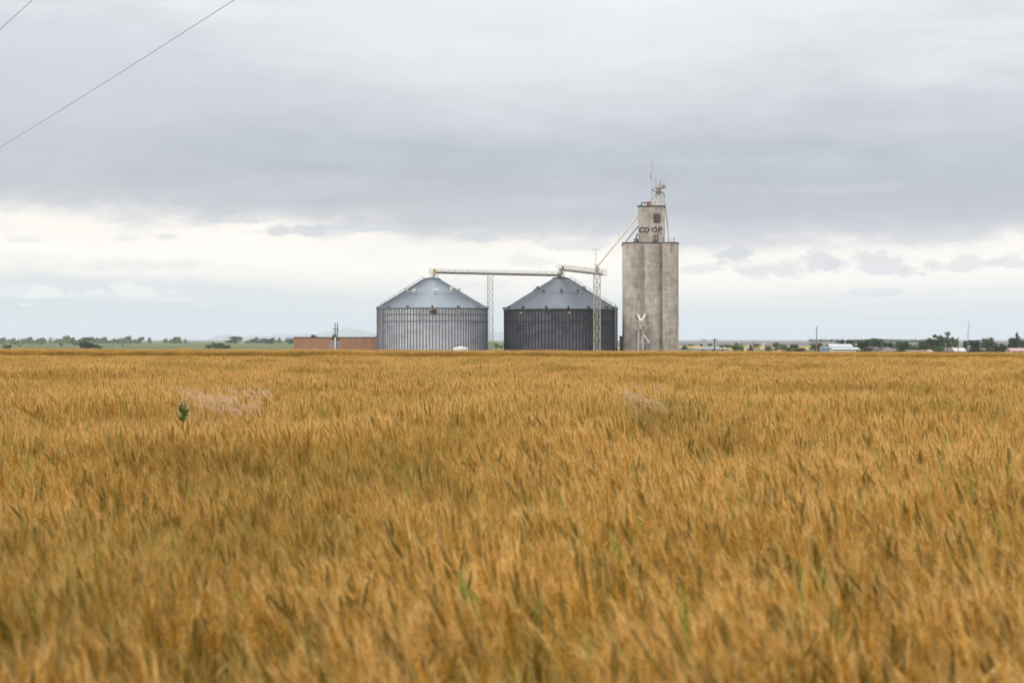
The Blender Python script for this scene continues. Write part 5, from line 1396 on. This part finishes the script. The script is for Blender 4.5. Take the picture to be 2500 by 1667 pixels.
def wheat_clump(seed, cell=.40, n=62):
    r = np.random.default_rng(seed)
    V = []; Fc = []; C = []
    def addm(vs, fs, col):
        b = len(V); V.extend(vs); Fc.extend([tuple(i+b for i in q) for q in fs]); C.extend([col]*len(vs))
    for _ in range(n):
        bx, by = r.uniform(-cell/2, cell/2, 2)
        h = r.normal(.70, .055)
        lean = np.clip(r.normal(.11, .15), -.3, .8); la = r.normal(math.pi, .9)      # mostly to the left, with the wind
        dv = np.array((math.cos(la), math.sin(la), 0))
        tone = r.random(); jit = r.uniform(.88, 1.12)
        green = r.random()
        straw = np.array((.50, .332, .062))*jit; ear = np.array((.50, .294, .054))*jit; awn = np.array((.76, .500, .195))*(.7+.3*jit)
        if green < .035: ear = np.array((.30, .31, .06)); awn = np.array((.42, .42, .12)); straw = np.array((.24, .25, .05))
        elif green < .25: ear = np.array((.225, .155, .026))*jit; straw = np.array((.33, .235, .045))*jit
        elif green > .93: ear = np.array((.62, .44, .15))
        # stem
        pts = []
        for s in np.linspace(0, 1, 5): pts.append(np.array((bx, by, 0)) + dv*lean*h*s**2.2*.9 + np.array((0, 0, h*s*math.cos(lean*.5*s))))
        rad = .0017
        vs = []; k = 3
        for q in pts:
            for j in range(k):
                a = 2*math.pi*j/k; vs.append(q+np.array((math.cos(a)*rad, math.sin(a)*rad, 0)))
        fs = [(i*k+j, i*k+(j+1) % k, (i+1)*k+(j+1) % k, (i+1)*k+j) for i in range(4) for j in range(k)]
        addm(vs, fs, straw)
        # dry leaves
        for _l in range(2):
            s0 = r.uniform(.35, .8); i0 = int(s0*4); base = pts[i0]+(pts[min(i0+1, 4)]-pts[i0])*(s0*4-i0)
            la2 = r.uniform(0, 2*math.pi); ld = np.array((math.cos(la2), math.sin(la2), 0)); sd = np.array((-ld[1], ld[0], 0)); L = r.uniform(.10, .20); up = r.uniform(.1, .9)
            w = .0045; vs = []
            for q in np.linspace(0, 1, 5):
                c = base + ld*L*q + np.array((0, 0, L*(up*q-1.1*q*q))); ww = w*(1-q*.95)
                vs += [c-sd*ww, c+sd*ww]
            addm(vs, [(2*i, 2*i+1, 2*i+3, 2*i+2) for i in range(4)], np.array((.40, .29, .10))*r.uniform(.65, 1.1))
        # ear: axis bends on over
        ax = pts[4]-pts[3]; ax = ax/np.linalg.norm(ax); ax = ax + dv*r.uniform(-.1, .35); ax /= np.linalg.norm(ax)
        sx = np.cross(ax, r.normal(size=3)); sx /= np.linalg.norm(sx); sy = np.cross(ax, sx)
        L = r.uniform(.078, .108); lv = 9; e0 = pts[4]
        for i in range(lv):
            f = i/(lv-1)
            env = .52+.68*math.sin(math.pi*min(1, .18+f*.8))
            for s in (-1, 1):
                c = e0 + ax*(L*f) + sx*s*.0042*env
                d = ax + sx*s*.42; d /= np.linalg.norm(d)
                q = np.cross(d, sy); q /= np.linalg.norm(q)
                l = .0105; wv = .0042*env; wu = .0050*env
                vs = [c-d*l*.55, c+q*wv, c+sy*wu, c-q*wv, c-sy*wu, c+d*l]
                addm(vs, [(0, 2, 1), (0, 3, 2), (0, 4, 3), (0, 1, 4), (5, 1, 2), (5, 2, 3), (5, 3, 4), (5, 4, 1)], ear*r.uniform(.68, 1.2))
                if r.random() < .86:
                    ad = d*.75 + ax*.55 + r.normal(size=3)*.17 + dv*.10; ad /= np.linalg.norm(ad); al = r.uniform(.045, .08); wd = np.cross(ad, r.normal(size=3)); wd /= np.linalg.norm(wd)
                    b0 = c+d*l*.6; bend = dv*al*.10
                    w0 = .00045
                    mid = b0+ad*al*.55+bend*.3; tip = b0+ad*al+bend
                    addm([b0-wd*w0, b0+wd*w0, mid+wd*w0*.8, mid-wd*w0*.8, tip], [(0, 1, 2, 3), (3, 2, 4)], awn*r.uniform(.9, 1.1))
    me = bpy.data.meshes.new('wheat_clump'); me.from_pydata([tuple(map(float, v)) for v in V], [], Fc); me.update()
    ca = me.attributes.new('tint', 'FLOAT_COLOR', 'POINT')
    ca.data.foreach_set('color', np.concatenate([np.array(C), np.ones((len(C), 1))], 1).astype(np.float32).ravel())
    me.materials.append(M['wheat'])
    return bpy.data.objects.new('wheat_clump', me)      # never linked to the scene: source shape only

NV = 12
CLUMPS = [wheat_clump(100+i) for i in range(NV)]
def value_noise(x, y, s, seed):
    r = np.random.default_rng(seed); T = r.random((256, 256)); xs = x/s; ys = y/s
    xi = np.floor(xs).astype(int); yi = np.floor(ys).astype(int); fx = xs-xi; fy = ys-yi; fx = fx*fx*(3-2*fx); fy = fy*fy*(3-2*fy)
    g = lambda a, b: T[a % 256, b % 256]
    return (g(xi, yi)*(1-fx)+g(xi+1, yi)*fx)*(1-fy)+(g(xi, yi+1)*(1-fx)+g(xi+1, yi+1)*fx)*fy
def scatter(name, label, y0, y1, cell, margin, hscale=1.0, seed=3):
    r = np.random.default_rng(seed); xs = []; ys = []
    y = y0
    while y < y1:
        hw = .34*max(y, 0)+margin; n = int(2*hw/cell); row = (np.arange(n)-n/2+.5)*cell
        xs.append(row + r.uniform(-.4, .4, n)*cell); ys.append(y + r.uniform(-.4, .4, n)*cell); y += cell
    x = np.concatenate(xs); y = np.concatenate(ys); n = len(x)
    z = zg(x, y)-.01
    wave = value_noise(x+.25*y, y, 1.9, 11)*.5 + value_noise(x, y, .7, 12)*.5
    gust = value_noise(x, y*.7, 3.5, 13)
    rot = np.zeros((n, 3), np.float32)
    rot[:, 0] = r.normal(0, .05, n) + (value_noise(x, y, 2.1, 15)-.5)*.30
    rot[:, 1] = -(-.03 + .30*np.clip(gust-.35, 0, 1) + .10*(x/(.33*np.abs(y)+1.2)).clip(-1, 1)) + r.normal(0, .05, n)       # leaning left with the gusts
    rot[:, 2] = r.normal(0, .5, n)
    sc = hscale*(.87 + .24*wave + r.normal(0, .02, n)).astype(np.float32)
    me = bpy.data.meshes.new(name); me.from_pydata(np.stack([x, y, z], 1).tolist(), [], [])
    a = me.attributes.new('rot', 'FLOAT_VECTOR', 'POINT'); a.data.foreach_set('vector', rot.ravel())
    a = me.attributes.new('size', 'FLOAT', 'POINT'); a.data.foreach_set('value', sc)
    a = me.attributes.new('pick', 'INT', 'POINT'); a.data.foreach_set('value', r.integers(0, NV, n).astype(np.int32))
    o = bpy.data.objects.new(name, me); COL.objects.link(o); me.materials.append(M['wheat'])
    tag(o, label, 'wheat', None, 'stuff')
    ng = bpy.data.node_groups.new(name+'_scatter', 'GeometryNodeTree')
    ng.interface.new_socket('Geometry', in_out='INPUT', socket_type='NodeSocketGeometry'); ng.interface.new_socket('Geometry', in_out='OUTPUT', socket_type='NodeSocketGeometry')
    N = ng.nodes; Lk = ng.links
    gi = N.new('NodeGroupInput'); go = N.new('NodeGroupOutput'); iop = N.new('GeometryNodeInstanceOnPoints'); jn = N.new('GeometryNodeJoinGeometry')
    for c in CLUMPS:
        oi = N.new('GeometryNodeObjectInfo'); oi.inputs['Object'].default_value = c; oi.inputs['As Instance'].default_value = False
        g2 = N.new('GeometryNodeGeometryToInstance'); Lk.new(oi.outputs['Geometry'], g2.inputs[0]); Lk.new(g2.outputs[0], jn.inputs[0])
    def attr(nm, dt):
        q = N.new('GeometryNodeInputNamedAttribute'); q.data_type = dt; q.inputs['Name'].default_value = nm; return q.outputs['Attribute']
    Lk.new(gi.outputs[0], iop.inputs['Points']); Lk.new(jn.outputs[0], iop.inputs['Instance']); iop.inputs['Pick Instance'].default_value = True
    Lk.new(attr('pick', 'INT'), iop.inputs['Instance Index']); Lk.new(attr('size', 'FLOAT'), iop.inputs['Scale'])
    e2r = N.new('FunctionNodeEulerToRotation'); Lk.new(attr('rot', 'FLOAT_VECTOR'), e2r.inputs[0]); Lk.new(e2r.outputs[0], iop.inputs['Rotation'])
    Lk.new(iop.outputs[0], go.inputs[0])
    md = o.modifiers.new('scatter', 'NODES'); md.node_group = ng
    return o
scatter('wheat', 'ripe golden bearded wheat swaying across the whole near field', -1.5, 57, .40, 3.4, .93)
scatter('wheat', 'narrow far strip of ripe wheat with a shadowed face below the buildings', 89, 101, .42, 3.0, .84, 5)

# pale feathery grass, green grass and a weed among the wheat
def grass_patch(name, label, px0, px1, ytop, ybot, Y, n, col, length, curl, seed, wd=.0012, depth=.5):
    r = np.random.default_rng(seed); vs = []; fs = []
    cl = [(r.uniform(px0, px1), r.uniform(0, 1), r.uniform(.06, .16)*(px1-px0)) for _ in range(9)]
    for i in range(n):
        c_ = cl[r.integers(0, 9)]; px = c_[0]+r.normal()*c_[2]; yy = Y + r.uniform(-depth, depth); x = PX(px, yy); b = gz(x, yy)
        h = PZ(ytop+(ybot-ytop)*np.clip(c_[1]+r.normal()*.3, 0, 1.2), yy)-b; d = np.array((-1.0, r.normal()*.3, 0)); L = length*r.uniform(.6, 1.3)
        base = np.array((x, yy, b)); top = np.array((x-.06*r.random(), yy, b+h))
        sd = np.array((0, 1, 0))*.6+np.array((.5, 0, .5))
        # stem
        k = len(vs); vs += [base-sd*wd, base+sd*wd, top+sd*wd*.7, top-sd*wd*.7]; fs.append((k, k+1, k+2, k+3))
        # plume: fine hairs along a drooping axis
        for j in range(56):
            f = j/56; c = top + d*L*f*.75*(.4+.6*f) + np.array((0, 0, L*(.95*f-curl*1.0*f*f)-.03))
            ad = d*.45 + np.array((r.normal()*.35, r.normal()*.5, r.normal()*.35+.65)); ad /= np.linalg.norm(ad); al = .042*r.uniform(.6, 1.3)
            k = len(vs); q = r.normal(size=3)*wd*.5; vs += [c-q, c+q, c+ad*al]; fs.append((k, k+1, k+2))
    me = bpy.data.meshes.new(name); me.from_pydata([tuple(map(float, v)) for v in vs], [], fs); me.update()
    me.materials.append(foliage(name+'_'+str(seed), tuple(c*.85 for c in col), col))
    o = bpy.data.objects.new(name, me); COL.objects.link(o); tag(o, label, 'grass', None, 'stuff')
grass_patch('feathery_grass', 'pale pinkish feathery grass patch showing above the wheat on the left', 470, 690, 958, 1000, 13.6, 64, (.70, .52, .37), .13, .55, 31)
grass_patch('feathery_grass', 'pale straw feathery grass patch among the wheat below the dark bin and elevator', 1545, 1640, 955, 1010, 13.4, 40, (.68, .50, .31), .12, .5, 32)
def blade_patch(name, label, px0, px1, ytop, ybot, Y, n, col, seed):
    r = np.random.default_rng(seed); vs = []; fs = []
    cl = [(r.uniform(px0, px1), r.uniform(.1, .9)) for _ in range(6)]
    for i in range(n):
        c = cl[r.integers(0, 6)]; yy = Y+r.uniform(-.4, .4); x = PX(c[0]+r.normal()*.06*(px1-px0), yy); b = gz(x, yy); h = PZ(ytop+(ybot-ytop)*c[1]+r.normal()*8, yy)-b
        L = r.uniform(.12, .28); k = len(vs); sd = np.array((.3, .5, .4))*.0032; lean = -1 if r.random() < .75 else 1
        for f in np.linspace(0, 1, 7):
            p = np.array((x+lean*L*f**2.2, yy+.03*f, b+h*min(1, f*1.25)+(L*.35*(f-.8) if f > .8 else 0))); w = 1-.9*f**3
            vs += [p-sd*w, p+sd*w]
        fs += [(k+2*j, k+2*j+1, k+2*j+3, k+2*j+2) for j in range(6)]
    me = bpy.data.meshes.new(name); me.from_pydata([tuple(map(float, v)) for v in vs], [], fs); me.update()
    me.materials.append(foliage(name+'_'+str(seed), tuple(c*.8 for c in col), col))
    o = bpy.data.objects.new(name, me); COL.objects.link(o); tag(o, label, 'grass', None, 'stuff')
blade_patch('green_grass', 'loose green grass blades poking above the wheat right of the pale patch', 1620, 1760, 960, 1010, 13.0, 34, (.12, .16, .05), 33)
blade_patch('green_grass', 'loose green grass blades poking above the wheat at the far left', 5, 60, 955, 985, 13.5, 12, (.13, .17, .06), 34)
blade_patch('green_grass', 'loose green grass blades left of the broad-leaved weed', 300, 420, 955, 1000, 12.5, 22, (.14, .18, .04), 36)
blade_patch('green_grass', 'blurred green grass blades at the right side of the wheat', 2290, 2500, 960, 1015, 12.5, 34, (.12, .15, .05), 35)
def weed():
    Y = 11.6; x = PX(447, Y); b = gz(x, Y); zt = PZ(980, Y)
    t = thing('weed_plant', 'single green broad-leaved weed with purplish tip standing in the wheat', 'weed', (x, Y, b))
    g = MB(); g.tube([(x+.02, Y, b), (x+.01, Y, b+.5), (x-.01, Y, zt)], [.006, .005, .003], 6); g.build('stem', M['leaf_green'], t)
    r = np.random.default_rng(3)
    for i in range(17):
        a = r.uniform(0, 6.28); zz = PZ(r.uniform(1002, 1034), Y); L = r.uniform(.045, .075)*(.6+.4*(PZ(996, Y)-zz)/.1); d = Vector((math.cos(a), math.sin(a), 0)); s = Vector((-d.y, d.x, 0))
        g = MB(); vs = []
        for f, w in ((0, .004), (.3, .02), (.6, .022), (.85, .012), (1, .001)):
            c = Vector((x, Y, zz)) + d*L*f + Vector((0, 0, .055*f-.02*f*f)); vs += [c-s*w, c+s*w]
        g.add(vs, [(2*k, 2*k+1, 2*k+3, 2*k+2) for k in range(4)]); g.build('leaf', M['weed_leaf'], t)
    g = MB()
    for i in range(26):
        f = r.random(); c = Vector((x-.01+r.normal()*.008*(1.6-f), Y+r.normal()*.008, zt-.05*(1-f))); g.blob(c, .006, .006, .010, 5, 4)
    g.build('flower_head', M['weed_tip'], t)
M['weed_leaf'] = foliage('weed_leaf', (.17, .20, .06), (.24, .27, .09))
M['weed_tip'] = material('weed_tip', (.34, .235, .17), .9)
weed()

# ------------------------------------------------------------------ haze: the air between here and the hills
def build_haze():
    g = MB(); g.box(-23500, 23500, -23500, 23500, -9.0, 235.0)
    o = g.build('haze', None); m = bpy.data.materials.new('haze'); m.use_nodes = True; t = m.node_tree; t.nodes.clear()
    out = t.nodes.new('ShaderNodeOutputMaterial'); v = t.nodes.new('ShaderNodeVolumePrincipled')
    v.inputs['Color'].default_value = (.70, .775, .845, 1); v.inputs['Density'].default_value = 8.0e-5; v.inputs['Anisotropy'].default_value = 0.0
    t.links.new(v.outputs[0], out.inputs['Volume']); o.data.materials.append(m); tag(o, kind='stuff')
build_haze()
